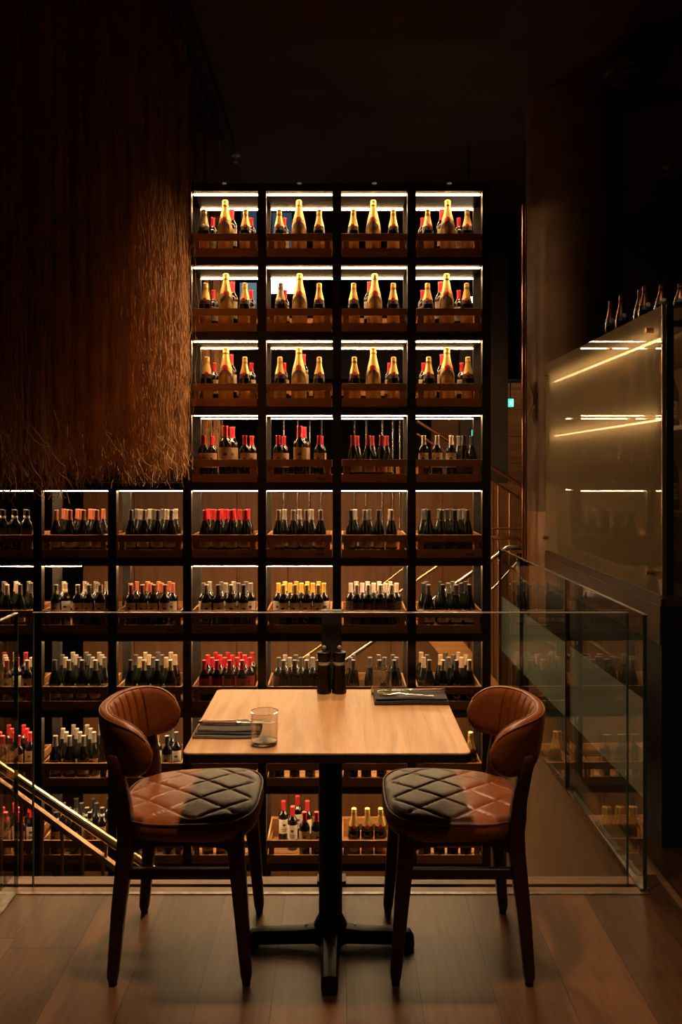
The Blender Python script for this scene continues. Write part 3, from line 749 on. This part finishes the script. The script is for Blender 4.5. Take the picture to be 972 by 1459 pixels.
# dry twig ornament on column
tw = MB(); rt = random.Random(3)
for i in range(26):
    p = P(763+rt.uniform(-3, 3), 575, 6.145); pts = [p]
    dx, dz = rt.uniform(-.03, .03), rt.choice((-1, 1))*rt.uniform(.03, .07)
    for k in range(5): p = p+Vector((dx*.4+rt.uniform(-.012, .012), rt.uniform(-.01, .01), dz*.5)); pts.append(p)
    tw.tube(pts, .0022, 4)
o = tw.build('dried_twigs', mat('twig_bark', (.22, .12, .06), .8)); tag(o, 'sprig of dried twigs fixed to the round column', 'dried twigs')
# exit sign and its reflection, pendant bulb, bare spotlight
def exit_sign(x, y, D, wpx, hpx, label):
    c = P(x, y, D); hw, hh = wpx/2/F*D, hpx/2/F*D
    t = empty('exit_sign', c); tag(t, label, 'exit sign')
    MB().box((-hw-.01, 0, -hh-.01), (hw+.01, .05, hh+.01)).build('housing', M['black'], t)
    MB().tube([(0, .025, hh), (0, .025, 4.3-c.z)], .006, 6).build('hanger', M['black'], t)
    MB().box((-hw, -.004, -hh), (hw, 0, hh)).build('lit_face', emit('green_sign_light', (.05, .75, .5), 1.3), t)
    mb = MB(); th = hw*.13     # running figure and door in white
    def bar(x0, z0, x1, z1, w_=th):
        L = math.hypot(x1-x0, z1-z0); nx, nz = -(z1-z0)/L*w_/2, (x1-x0)/L*w_/2
        q = [(x0-nx, z0-nz), (x1-nx, z1-nz), (x1+nx, z1+nz), (x0+nx, z0+nz)]
        mb.add([(a_, -.006, b_) for a_, b_ in q]+[(a_, -.0045, b_) for a_, b_ in q], [(0, 1, 2, 3), (4, 7, 6, 5), (0, 4, 5, 1), (1, 5, 6, 2), (2, 6, 7, 3), (3, 7, 4, 0)])
    h = hh
    bar(-hw*.3, h*.35, -hw*.1, -h*.1, th*1.6); bar(-hw*.1, -h*.1, hw*.15, -h*.7); bar(-hw*.1, -h*.1, -hw*.5, -h*.65); bar(-hw*.3, h*.35, hw*.1, h*.2); bar(-hw*.3, h*.35, -hw*.65, h*.05)
    bar(-hw*.2, h*.55, -hw*.2, h*.75, th*1.8); bar(hw*.4, -h*.8, hw*.4, h*.8); bar(hw*.4, h*.8, hw*.85, h*.8); bar(hw*.85, h*.8, hw*.85, -h*.8)
    mb.build('pictogram', emit('white_sign_light', (.8, 1, .9), 1.6), t)
    return t
exit_sign(728, 574, 9.6, 8, 12, 'small green exit sign glowing right of the rack')
exit_sign(675, 617, 8.45, 6, 9, 'green exit sign reflection built as a sign, fourth row')  # a reflection, modelled as a second glowing sign
c = P(719.5, 610.5, 9.8); t = empty('pendant_lamp', c); tag(t, 'small bare pendant bulb far right of the rack', 'lamp')
MB().lathe([(.001, -.03), (.018, -.024), (.026, -.005), (.022, .015), (.012, .03), (.001, .032)], 14).build('bulb', emit('bulb_light', (1, .8, .6), 14), t, smooth=True)
MB().lathe([(.013, .03), (.013, .06), (.001, .062)], 12).build('socket', M['black'], t, smooth=True)
MB().tube([(0, 0, .06), (0, 0, 4.3-c.z)], .003, 6).build('cord', M['black'], t)
c = P(671, 427, 7.0); t = empty('spotlight', c); tag(t, 'small bright spotlight shining behind the rightmost champagne bottle', 'lamp')
MB().lathe([(.001, -.022), (.020, -.020), (.030, 0), (.020, .020), (.001, .022)], 14).build('bulb', emit('spot_bulb_light', (1, .82, .58), 90), t, smooth=True)
MB().tube([(0, .02, 0), (0, .12, .02)], .03, 12).build('lamp_housing', M['black'], t, smooth=True)
MB().tube([(0, .10, 0), (0, .10, 4.3-c.z)], .006, 6).build('stem', M['black'], t)
# ceiling fittings
for x, y, D, lb in ((336, 241, 7.3, 'small sprinkler head on the ceiling above the rack'), (951, 268, 7.6, 'small ceiling sprinkler at far right')):
    c = P(x, y, D); t = empty('sprinkler', (c.x, c.y, 4.3)); tag(t, lb, 'sprinkler')
    MB().lathe([(.001, -.02), (.04, -.018), (.045, 0), (.001, 0)], 18).build('escutcheon', M['cap_silver'], t, smooth=True)
    MB().lathe([(.02, -.075), (.02, -.07), (.008, -.068), (.008, -.02)], 12).build('nozzle', M['cap_silver'], t, smooth=True)
c = P(905, 100, 5.3); t = empty('ceiling_speaker', (c.x, c.y, 4.3)); tag(t, 'dark round ceiling fitting at upper right', 'ceiling fitting')
MB().lathe([(.001, -.27), (.17, -.26), (.20, -.22), (.20, -.15), (.12, -.13), (.05, -.12), (.04, 0)], 32).build('body', M['black'], t, smooth=True)
MB().lathe([(.09, -.275), (.15, -.275), (.15, -.262), (.09, -.262)], 32, cap=False).build('ring', M['rackpost'], t, smooth=True)
for i in range(3):
    c = P(200+0, 0, 4.0)
    o = MB().box((-1.10+.10*i, 2.0, 4.22), (-1.07+.10*i, 7.0, 4.3)).build('curtain_track', M['blackmatte'])
    tag(o, '%s dark ceiling track above the rope curtain' % ['leftmost', 'middle', 'rightmost'][i], 'track', 'ceiling tracks of the rope curtain')
# reflections above the rack, made as a row of faintly glowing discs
for i, c_ in enumerate(range(3, 7)):
    x = (colx(c_)+colx(c_+1))/2
    t = empty('rack_reflection', (x, YF-.006, zz(262))); tag(t, 'tiny painted-on reflection over the %s top-row cell' % ['first', 'second', 'third', 'fourth'][i], 'light')
    MB().lathe([(.001, -.004), (.014, -.003), (.016, .004), (.001, .005)], 14).build('lens', emit('reflection_glow', (1, .6, .3), .12), t, smooth=True)

# ------------------------------------------------------------------ display cabinet at right
CXa, CYn, CYf = 1.335, 3.49, 5.45
t = empty('display_cabinet', (CXa, CYn, 0)); tag(t, 'black service cabinet with reeded glass sides at right', 'cabinet')
OC = Vector((CXa, CYn, 0))
def cb(a, b, name, m, **k):
    return MB().box(Vector(a)-OC, Vector(b)-OC).build(name, m, t, **k)
cb((CXa, CYn, 0), (2.6, CYf, 1.0), 'base_unit', M['blackmatte'])
cb((CXa-.004, CYn-.004, 1.0), (2.6, CYf, 1.045), 'worktop', wood('cabinet_board', (.05, .024, .012), (.09, .045, .02), .4, 'Y', 2))
cb((CXa-.006, CYn+.004, .84), (CXa-.001, CYf, 1.0), 'side_board', wood('cabinet_skirt_board', (.07, .034, .016), (.12, .06, .028), .4, 'Y', 2))
cb((CXa, CYn, 1.045), (CXa+.010, CYf, 2.247), 'side_glass', M['reed'])
cb((CXa-.002, CYn-.012, 1.03), (CXa+.014, CYn, 2.25), 'glass_end_edge', mat('bronze_edge', (.30, .22, .13), .3, .8))
mb = MB(); pts = []
for i in range(0, 1000):
    x = .05+i*.0012; pts.append((x, .014-.0035*abs(math.sin(PI*x/.0145))))
mb.add([(x, y, 1.045) for x, y in pts]+[(x, y, 2.247) for x, y in pts]+[(x, .020, 1.045) for x, y in pts]+[(x, .020, 2.247) for x, y in pts],
       [(i, i+1, 1001+i, 1000+i) for i in range(999)]+[(2000+i, 3000+i, 3001+i, 2001+i) for i in range(999)]+[(1000+i, 1001+i, 3001+i, 3000+i) for i in range(999)])
mb.build('front_glass', M['reedf'], t, smooth=False)
cb((CXa+.02, CYn, 1.045), (CXa+.05, CYn+.03, 2.25), 'corner_post', M['black'])
cb((CXa+.02, CYf-.03, 1.045), (2.6, CYf, 2.22), 'back_panel', M['blackmatte'])
cb((CXa+.6, CYn+.03, 1.045), (CXa+.62, CYf-.03, 2.22), 'partition', mat('cabinet_lining', (.34, .20, .10), .55, 0, .2, 4))
for z in (1.36, 1.74, 2.14):
    cb((CXa+.14, CYn+.04, z), (CXa+.60, CYf-.04, z+.02), 'shelf', M['wallb'])
for z in (2.120, 1.775):
    cb((CXa+.03, CYn+.05, z), (CXa+.042, CYf-.1, z+.008), 'light_strip', emit('cabinet_led', (1, .66, .36), 15))
for (y, z) in ((CYn+.10, 2.16), (CYn+.10, 1.13), (CYf-.05, 2.16), (CYf-.05, 1.13)):
    MB().tube([Vector((CXa-.03, y, z))-OC, Vector((CXa+.02, y, z))-OC], .012, 12).build('standoff', M['copper'], t, smooth=True)
DEP = ['nearest', 'second nearest', 'third nearest', 'fourth nearest', 'fifth nearest', 'sixth nearest', 'farthest']
for s_, z in enumerate((1.38, 1.76)):
    for i in range(7):
        put('burg', ['rust', 'silver'][i % 2], 'cream', CXa+.22, CYn+.22+i*.25, z, '%s bottle along the reeded side glass, %s cabinet shelf' % (DEP[i], 'lower' if s_ == 0 else 'upper'), 'bottles blurred inside the reeded cabinet')
    for i in range(3):
        put('burg', 'rust', 'cream', CXa+.19+.10*i, CYn+.10, z, '%s bottle behind the reeded front glass, %s cabinet shelf' % (ORD[i], 'lower' if s_ == 0 else 'upper'), 'bottles behind the cabinet front glass')
NECK = [(871, 428, 4.6), (886, 420, 4.45), (913, 412, 4.1), (920, 407, 4.0), (944, 405, 3.72), (971, 404, 3.6)]
cb((CXa+.02, CYn, 2.16), (2.6, CYf, 2.18), 'top_shelf', M['blackmatte'])
for i, (px, py, D) in enumerate(NECK):
    p = P(px, py, D)
    b = put('champ', 'copperdark', 'tan', p.x, D, 2.182, 'copper-foiled bottle neck above the cabinet glass, %s from left' % ORD[i], 'copper-necked bottles on the cabinet top', name='champagne_bottle')
    b.scale = (.85, .85, (p.z-2.182)/.328)

# ------------------------------------------------------------------ rope curtain
def rope_curtain():
    rt = random.Random(21); mb = MB()
    def strand(x, y, z0, z1, r, wob, seg):
        ph = [rt.uniform(0, 6.28) for _ in range(4)]; f1, f2 = rt.uniform(1.5, 4), rt.uniform(9, 28)
        pts = []; n = seg
        for k in range(n+1):
            s_ = k/n; z = z0+(z1-z0)*s_
            a = wob*(.35+.65*s_)
            pts.append((x+a*math.sin(f1*z+ph[0])+.35*a*math.sin(f2*z+ph[1])+rt.gauss(0, .003), y+a*math.sin(f1*z*1.1+ph[2])+.35*a*math.sin(f2*z+ph[3])+rt.gauss(0, .003), z))
        # light 3-sided tube
        b = len(mb.v); m = len(pts)
        for i, p in enumerate(pts):
            rr = r*(1-.4*(i/(m-1))**6); q = rt.uniform(-.3, .3)
            for k in range(3):
                a = 2.094*k+q; mb.v.append((p[0]+rr*math.cos(a), p[1]+rr*math.sin(a), p[2]))
        for i in range(m-1):
            for k in range(3):
                k2 = (k+1) % 3; mb.f.append((b+3*i+k, b+3*i+k2, b+3*i+3+k2, b+3*i+3+k)); mb.m.append(0)
    for gi in range(53):                                       # bundles
        y = 2.25+(gi//2)*.140+rt.uniform(-.02, .02)+(.07 if gi % 2 else 0)
        x = -1.02+rt.uniform(-.03, .03)-(.13 if gi % 2 else 0)
        if gi >= 50: x, y = (-1.13, -1.06, -.99)[gi-50], 6.62+.08*(gi-50)
        bot = 1.545+rt.uniform(-.03, .05)
        for i in range(62):
            a = rt.uniform(0, 6.28); rr = abs(rt.gauss(0, .024))
            strand(x+rr*math.cos(a), y+rr*math.sin(a), 4.22, bot+rt.gauss(.02, .04), rt.uniform(.0009, .0019), rt.uniform(.004, .014), 62)
        for i in range(9 if gi > 36 else 4):                   # stray fibres
            a = rt.uniform(0, 6.28); rr = rt.uniform(.05, .085)
            z1 = bot+rt.uniform(0, 1.4)
            strand(x+rr*math.cos(a), y+rr*math.sin(a), z1+rt.uniform(.2, .7), z1, .0013, .022, 16)
        for i in range(26):                                    # frayed tips
            a = rt.uniform(0, 6.28); px, py, pz = x+rt.gauss(0, .03), y+rt.gauss(0, .03), bot+rt.uniform(.0, .25)
            pts = [(px, py, pz)]; dx, dy = math.cos(a)*.006, math.sin(a)*.006
            for k in range(5):
                dx += rt.gauss(0, .004); dy += rt.gauss(0, .004); px += dx; py += dy; pz -= rt.uniform(.008, .03); pts.append((px, py, pz))
            b = len(mb.v)
            for p in pts:
                for k in range(3):
                    q = 2.094*k; mb.v.append((p[0]+.0014*math.cos(q), p[1]+.0014*math.sin(q), p[2]))
            for i2 in range(5):
                for k in range(3):
                    k2 = (k+1) % 3; mb.f.append((b+3*i2+k, b+3*i2+k2, b+3*i2+3+k2, b+3*i2+3+k)); mb.m.append(0)
    return mb
o = rope_curtain().build('rope_curtain', M['coir'])
tag(o, 'brown coir rope curtain hanging from the ceiling at left', 'rope curtain', None, 'stuff')

# ------------------------------------------------------------------ table
TX, TY = -.037, 2.782
t = empty('dining_table', (TX, TY, 0)); tag(t, 'square wooden dining table on a black pedestal between two leather chairs', 'table')
def rrect(w_, h_, r, n=8):
    pts = []
    for cx_, cy_, a0 in ((w_/2-r, h_/2-r, 0), (-w_/2+r, h_/2-r, PI/2), (-w_/2+r, -h_/2+r, PI), (w_/2-r, -h_/2+r, 1.5*PI)):
        for i in range(n+1):
            a = a0+PI/2*i/n; pts.append((cx_+r*math.cos(a), cy_+r*math.sin(a)))
    return pts
MB().prism(rrect(.836, .704, .022), .722, .750).build('tabletop', M['tablewood'], t, bevel=.003)
MB().prism(rrect(.838, .706, .022), .7205, .7455).build('edge_shade_band', M['edgeshade'], t, bevel=.001)  # dark band carries the shade of the table edge
MB().box((-.16, -.16, .708), (.16, .16, .7205)).build('mounting_plate', M['black'], t)
MB().lathe([(.0385, .05), (.0385, .708)], 32).build('pedestal', M['blackmatte'], t, smooth=True, loc=(.007, 0, 0))
mb = MB()
def armring(p, d, w_, zt, zb):
    n = Vector((-d.y, d.x, 0)); out = []
    for s_, h in ((-1, 0), (-1, .55), (-.72, .88), (0, 1), (.72, .88), (1, .55), (1, 0)):
        out.append(Vector(p)+n*w_*s_+Vector((0, 0, zb+(zt-zb)*h)))
    return out
for k in range(4):
    d = Vector((math.cos(k*PI/2), math.sin(k*PI/2), 0)); L = .275
    mb.loft([armring(d*s_, d, w_, zt, zb) for s_, w_, zt, zb in ((0, .036, .075, .02), (.05, .034, .07, .02), (.10, .029, .062, .016), (L-.04, .026, .058, .012), (L-.015, .026, .053, .008), (L, .022, .030, .004))])
    # webs between the arms
    d2 = Vector((math.cos((k+1)*PI/2), math.sin((k+1)*PI/2), 0)); rings = []
    R = .085
    for i in range(9):
        a = i/8*PI/2
        c_ = (d+d2)*R; p = c_-d*R*math.sin(a)*1.0-d2*R*math.cos(a)*1.0
        dd = (-d*math.cos(a)+d2*math.sin(a)).normalized()
        rings.append(armring(p*1.0, dd, .022, .066, .018))
    mb.loft(rings)
mb.lathe([(.055, .02), (.055, .07), (.042, .095), (.0385, .10)], 28)
mb.build('cross_base', M['black'], t, smooth=True, loc=(.007, 0, 0))
for k in range(4):
    d = Vector((math.cos(k*PI/2), math.sin(k*PI/2), 0))*.255
    MB().lathe([(.016, 0), (.016, .012)], 14).build('glide', M['blackmatte'], t, smooth=True, loc=(d.x+.007, d.y, 0))

# ------------------------------------------------------------------ chairs
def rsq(cx_, cy_, z, hx, hy, cut=.3):
    r = []
    for sx, sy in ((1, 1), (-1, 1), (-1, -1), (1, -1)):
        a, b = (hx, hy*(1-cut)), (hx*(1-cut), hy)
        seq = (a, ((a[0]+b[0])/2*1.06, (a[1]+b[1])/2*1.06), b) if sx*sy > 0 else (b, ((a[0]+b[0])/2*1.06, (a[1]+b[1])/2*1.06), a)
        for q in seq: r.append(Vector((cx_+sx*q[0], cy_+sy*q[1], z)))
    return r
def make_chair():
    t = empty('dining_chair')
    for sy in (1, -1):
        # rear leg carries on upward as the back post
        path = [(-.206, .208*sy, .012, .0125), (-.206, .208*sy, .030, .0165), (-.190, .204*sy, .22, .0205), (-.170, .197*sy, .40, .0245), (-.168, .196*sy, .46, .0245),
                (-.176, .204*sy, .56, .022), (-.190, .216*sy, .64, .0195), (-.200, .220*sy, .690, .0185), (-.202, .220*sy, .702, .012)]
        MB().loft([rsq(x, y, z, h, h) for x, y, z, h in path]).build('leg', M['chairwood'], t, smooth=True)
        path = [(.200, .206*sy, .012, .0125), (.200, .206*sy, .030, .0165), (.184, .201*sy, .22, .0210), (.166, .194*sy, .42, .0255), (.164, .194*sy, .455, .0255)]
        MB().loft([rsq(x, y, z, h, h) for x, y, z, h in path]).build('leg', M['chairwood'], t, smooth=True)
        for x in (-.206, .200): MB().lathe([(.012, 0), (.013, .004), (.011, .013)], 12).build('glide', M['blackmatte'], t, smooth=True, loc=(x, .207*sy, 0))
        MB().loft([[Vector((x, .199*sy+a, .335+b)) for a, b in ((-.010, -.016), (.010, -.016), (.010, .016), (-.010, .016))] for x in (-.182, .176)]).build('stretcher', M['chairwood'], t, bevel=.003)
        # side rail of the seat frame with curved brackets into the legs
        poly = [(-.165, .450), (.165, .450), (.165, .385), (.150, .400), (.120, .414), (.06, .420), (-.06, .420), (-.12, .412), (-.150, .395), (-.165, .375)]
        mb = MB(); n = len(poly); ya, yb = sorted((.184*sy, .204*sy))
        mb.add([(x, ya, z) for x, z in poly]+[(x, yb, z) for x, z in poly], [tuple(range(n)), tuple(reversed(range(n, 2*n)))]+[(i, n+i, n+(i+1) % n, (i+1) % n) for i in range(n)])
        mb.build('seat_rail', M['chairwood'], t)
    for x in (-.172, .164): MB().box((x-.010, -.185, .415), (x+.010, .185, .450)).build('seat_rail', M['chairwood'], t)
    # upholstered seat: rounded trapezoid, quilted in diamonds
    NR, NS = 64, 176
    def plan(a):
        c, s_ = math.cos(a), math.sin(a); n = 3.6
        r = (abs(c)**n+abs(s_)**n)**(-1/n)
        x = r*c; y = r*s_
        return Vector((x*.226, y*(.236+.010*x-.016*(x < 0)*x*x*1.6), 0))
    def quilt(x, y):
        g = 0; sp = .108; puff = 1
        for sg in (1, -1):
            d = ((x*.64+sg*y*.72)+.03)/sp; fr = abs(d-round(d))*sp
            g += math.exp(-(fr/.0036)**2); puff *= min(1, fr/.02)**.5
        return -.0032*min(1, g)+.0026*puff
    mb = MB(); rings = []
    for j in range(NR+1):
        q = j/NR
        ring = []
        for i in range(NS):
            p = plan(2*PI*i/NS)*(q*.985+.0005)
            z = .505+.012*(1-q*q)+ .006*p.x/.22
            fade = max(0, min(1, (.93-q)/.06))
            z += quilt(p.x, p.y)*fade
            if q > .9: z -= .012*((q-.9)/.1)**2.2
            ring.append(Vector((p.x, p.y, z)))
        rings.append(ring)
    for sc, z in ((.997, .492), (1.004, .484), (1.010, .474), (1.010, .462), (.995, .450), (.955, .441), (.88, .440)):
        rings.append([plan(2*PI*i/NS)*sc+Vector((0, 0, z)) for i in range(NS)])
    mb.loft(rings); mb.build('seat', M['leather'], t, smooth=True)
    pts = [plan(2*PI*i/120)*.992+Vector((0, 0, .4965+.006*plan(2*PI*i/120).x/.22)) for i in range(121)]
    MB().tube(pts, .0032, 6).build('seat_piping', M['piping'], t, smooth=True)
    # wrap-around backrest with vertical channels on the inner side
    NA, NC = 150, 30; rings = []; hh0 = .090; top = []; 
    def cen(s_):
        a = s_*PI/2; c = max(math.cos(a), 0); sn = math.sin(a)
        return Vector((-.085-.178*c**.85, .226*math.copysign(abs(sn)**.92, sn), 0))
    ss = [-1+2*i/NA for i in range(NA+1)]
    for s_ in ss:
        s2 = max(-.9995, min(.9995, s_))
        p = cen(s2); q0 = cen(max(-1, s2-.004)); q1 = cen(min(1, s2+.004)); d = (q1-q0).normalized(); n = Vector((d.y, -d.x, 0))   # outward?
        if n.x*(p.x+.08)+n.y*p.y < 0: n = -n
        e = max(0, 1-abs(s2)**9)**.5; hh = hh0*(e*.93+.07*e)*(1-.06*abs(s2)**2); th = .024*(.25+.75*e)
        zc = .722-.012*abs(s2)**3
        ch = 0
        for k in range(-4, 5):
            ch += math.exp(-((s2-k*.135)/.011)**2)
        ring = []
        for i in range(NC):
            a = 2*PI*i/NC; ca, sa = math.cos(a), math.sin(a)
            cc = math.copysign(abs(ca)**.62, ca); sc_ = math.copysign(abs(sa)**.72, sa)
            off = th*cc
            if ca < 0: off += (.0095*min(1, ch)-.003)*min(1, abs(ca)*1.4)*max(0, 1-abs(sc_)**6)
            z = zc+hh*sc_
            v = p+n*off; v.x -= .16*(z-.722); v.z = z; ring.append(v)
            if i == NC//4: top.append(v+Vector((0, 0, .0005)))
        rings.append(ring)
    MB().loft(rings).build('backrest', M['leather'], t, smooth=True)
    for dn in (1, -1):
        pts = []
        for j, s_ in enumerate(ss):
            if abs(s_) > .985: continue
            idx = int(NC*(.25+dn*.075)); pts.append(rings[j][idx]+Vector((0, 0, .0008)))
        MB().tube(pts, .0024, 6).build('back_piping', M['piping'], t, smooth=True)
    return t
ch = make_chair(); freeze_kids(ch)
ch.location = (-.484, 2.772, 0)
tag(ch, 'tan leather quilted chair at the left side of the table', 'chair', 'leather dining chairs')
ch2 = copy_tree(ch); ch2.location = (.371, 2.772, 0); ch2.rotation_euler.z = PI
tag(ch2, 'tan leather quilted chair at the right side of the table', 'chair', 'leather dining chairs')

# ------------------------------------------------------------------ things on the table
ZT = .7503
def tumbler(x, y, label, s=1.0):
    r0, r1, h = .0385*s, .0415*s, .098*s
    t = empty('drinking_glass', (x, y, ZT)); tag(t, label, 'glass')
    zb = .013
    def rr(z): return r0+(r1-r0)*z/h
    MB().lathe([(.001, 0), (r0-.004, 0), (r0-.001, .002), (rr(zb), zb), (r0-.006, zb-.001), (.001, zb-.003)], 48).build('thick_base', M['drink'], t, smooth=True)
    MB().lathe([(rr(zb), zb), (r1, h-.001), (r1-.0008, h), (r1-.0018, h-.001), (rr(zb)-.002, zb)], 48, cap=False).build('glass_wall', M['tumblerwall'], t, smooth=True)
    MB().tube([((r1-.0009)*math.cos(2*PI*i/48), (r1-.0009)*math.sin(2*PI*i/48), h) for i in range(49)], .0008, 6).build('rim', M['drink'], t, smooth=True)
    return t
tumbler(-.2235, 2.507, 'empty clear tumbler near the front left beside the grey napkin')
tumbler(.151, 3.060, 'empty clear tumbler at the rear right beside the black napkin', .97)
def sheet(a, b, z0, th, seed, wave=.0015, n=18, m_=6, fold=True):
    """a folded cloth layer, thick with soft rounded rim"""
    rr = random.Random(seed); x0, y0 = a; x1, y1 = b; mb = MB(); rings = []
    ph = rr.uniform(0, 6)
    for i in range(n+1):
        u = i/n; ring = []
        for j in range(m_+1):
            v = j/m_; ring.append(Vector((x0+(x1-x0)*u, y0+(y1-y0)*v+.002*math.sin(7*u+ph), z0+th+wave*(math.sin(6*u+ph+2*v)+1)*.5)))
        yb = [Vector((x0+(x1-x0)*u, y1+.003+.002*math.sin(7*u+ph), z0+th*.5)), Vector((x0+(x1-x0)*u, y1+.002*math.sin(7*u+ph), z0))]
        yf = [Vector((x0+(x1-x0)*u, y0+.002*math.sin(7*u+ph), z0)), Vector((x0+(x1-x0)*u, y0-.003+.002*math.sin(7*u+ph), z0+th*.5))]
        rings.append(ring+yb+yf)
    mb.loft(rings); return mb
ng = mat('grey_napkin_cloth', (.10, .085, .07), .85, 0, .15, 200, .1); nb = mat('black_napkin_cloth', (.016, .014, .012), .6, 0, .2, 120, .1)
nd = mat('charcoal_napkin_cloth', (.035, .03, .025), .8, 0, .15, 200, .1)
t = empty('folded_napkin', (-.33, 2.63, ZT)); tag(t, 'layered grey folded napkin under the left knife', 'napkin')
sheet((-.118, -.072), (.085, .035), 0, .006, 1).build('napkin_layer', ng, t, smooth=True)
sheet((-.112, -.055), (.085, .048), .0075, .005, 2).build('napkin_layer', nd, t, smooth=True)
sheet((-.105, -.045), (.085, .055), .0145, .004, 3).build('napkin_layer', ng, t, smooth=True)
t = empty('folded_napkin', (.243, 2.985, ZT)); tag(t, 'black folded napkin under fork and knife at rear right', 'napkin')
sheet((-.122, -.062), (.136, .065), 0, .012, 5, .003).build('napkin_layer', nb, t, smooth=True)
sheet((-.118, -.052), (.132, .075), .0165, .005, 6, .002).build('napkin_layer', nb, t, smooth=True)
hwood = wood('knife_handle_wood', (.16, .03, .015), (.30, .07, .035), .3, 'X', 4)
def knife(x, y, z, rz, label):
    t = empty('steak_knife', (x, y, z), rz); tag(t, label, 'knife')
    secs = [(-.110, .002, .004), (-.106, .0055, .009), (-.080, .0065, .0105), (-.030, .0060, .0095), (.0, .0055, .0085), (.004, .005, .008)]
    MB().loft([[Vector((x_, hy*math.cos(2*PI*i/14), .0065+h*.62*math.sin(2*PI*i/14))) for i in range(14)] for x_, h, hy in secs]).build('handle', hwood, t, smooth=True)
    MB().loft([[Vector((x_, hy*math.cos(2*PI*i/14), .0065+h*math.sin(2*PI*i/14))) for i in range(14)] for x_, h, hy in ((-.118, .002, .004), (-.114, .0045, .0098), (-.103, .0048, .0104), (-.1025, .004, .009))]).build('butt_cap', M['steel'], t, smooth=True)
    MB().loft([[Vector((x_, hy*math.cos(2*PI*i/14), .0065+h*math.sin(2*PI*i/14))) for i in range(14)] for x_, h, hy in ((.0, .0042, .0092), (.006, .0048, .0098), (.016, .0035, .0070), (.020, .002, .005))]).build('bolster', M['steel'], t, smooth=True)
    out = [(.018, -.005), (.10, -.0085), (.120, -.006), (.130, .0045), (.120, .006), (.018, .006)]
    MB().prism(out, .0055, .0070).build('blade', M['steel'], t)
    return t
def fork(x, y, z, rz, label):
    t = empty('fork', (x, y, z), rz); tag(t, label, 'fork')
    mb = MB(); hs = [(-.105, .006, .003), (-.07, .0052, .004), (-.01, .003, .006), (.02, .0028, .008), (.032, .008, .006), (.050, .0115, .003), (.056, .0118, .003)]
    mb.loft([[Vector((x_, s_*w_, z_+dz)) for s_, dz in ((-1, 0), (-.5, .0016), (.5, .0016), (1, 0), (0, -.0006))] for x_, w_, z_ in hs])
    mb.build('handle', M['steel'], t, smooth=True)
    for k in range(4):
        yk = -.0099+k*.0066
        MB().loft([[Vector((x_, yk+s_*w_, z_+dz)) for s_, dz in ((-1, 0), (1, 0), (1, .0016), (-1, .0016))] for x_, w_, z_ in ((.054, .0020, .003), (.075, .0016, .004), (.092, .0008, .008))]).build('tine', M['steel'], t)
    return t
knife(-.325, 2.632, ZT+.0208, -.03, 'steak knife with dark red wooden handle on the grey napkin')
fork(-.315, 2.655, ZT+.0208, -.05, 'fork lying behind the left knife on the grey napkin')
knife(.262, 3.005, ZT+.0245, PI+.06, 'wooden-handled steak knife on the black napkin')
fork(.225, 2.955, ZT+.0245, PI-.16, 'polished fork in front of the knife on the black napkin')
mill_wood = wood('mill_dark_wood', (.004, .0015, .001), (.008, .003, .002), .3, 'Z', 2, .02, .25)
def mill(x, y, label):
    t = empty('pepper_mill', (x, y, ZT)); tag(t, label, 'pepper mill', 'pair of pepper mills')
    MB().lathe([(.001, 0), (.0255, 0), (.027, .004), (.0265, .012), (.0245, .040), (.0225, .070), (.0215, .094), (.0225, .104)], 28).build('body', mill_wood, t, smooth=True)
    MB().lathe([(.0222, .104), (.0232, .106), (.0232, .113), (.0222, .115)], 28).build('metal_band', M['cap_silver'], t, smooth=True)
    MB().lathe([(.0222, .115), (.0228, .130), (.0255, .142), (.0240, .149), (.012, .153), (.004, .1535)], 28).build('head', mill_wood, t, smooth=True)
    MB().lathe([(.0045, .1535), (.004, .158), (.0075, .161), (.0085, .166), (.006, .171), (.001, .1725)], 18).build('knob', M['cap_silver'], t, smooth=True)
mill(-.0570, 3.085, 'left dark wood mill of the pair at the table rear')
mill(-.0015, 3.085, 'right dark wood mill of the pair at the table rear')

for o in COL.objects:
    if 'used' in o: del o['used']
print('OBJECTS', len(COL.objects), 'BOTTLES', len(BOTTLES), sum(1 for b in BOTTLES if b.name.startswith('wine')))
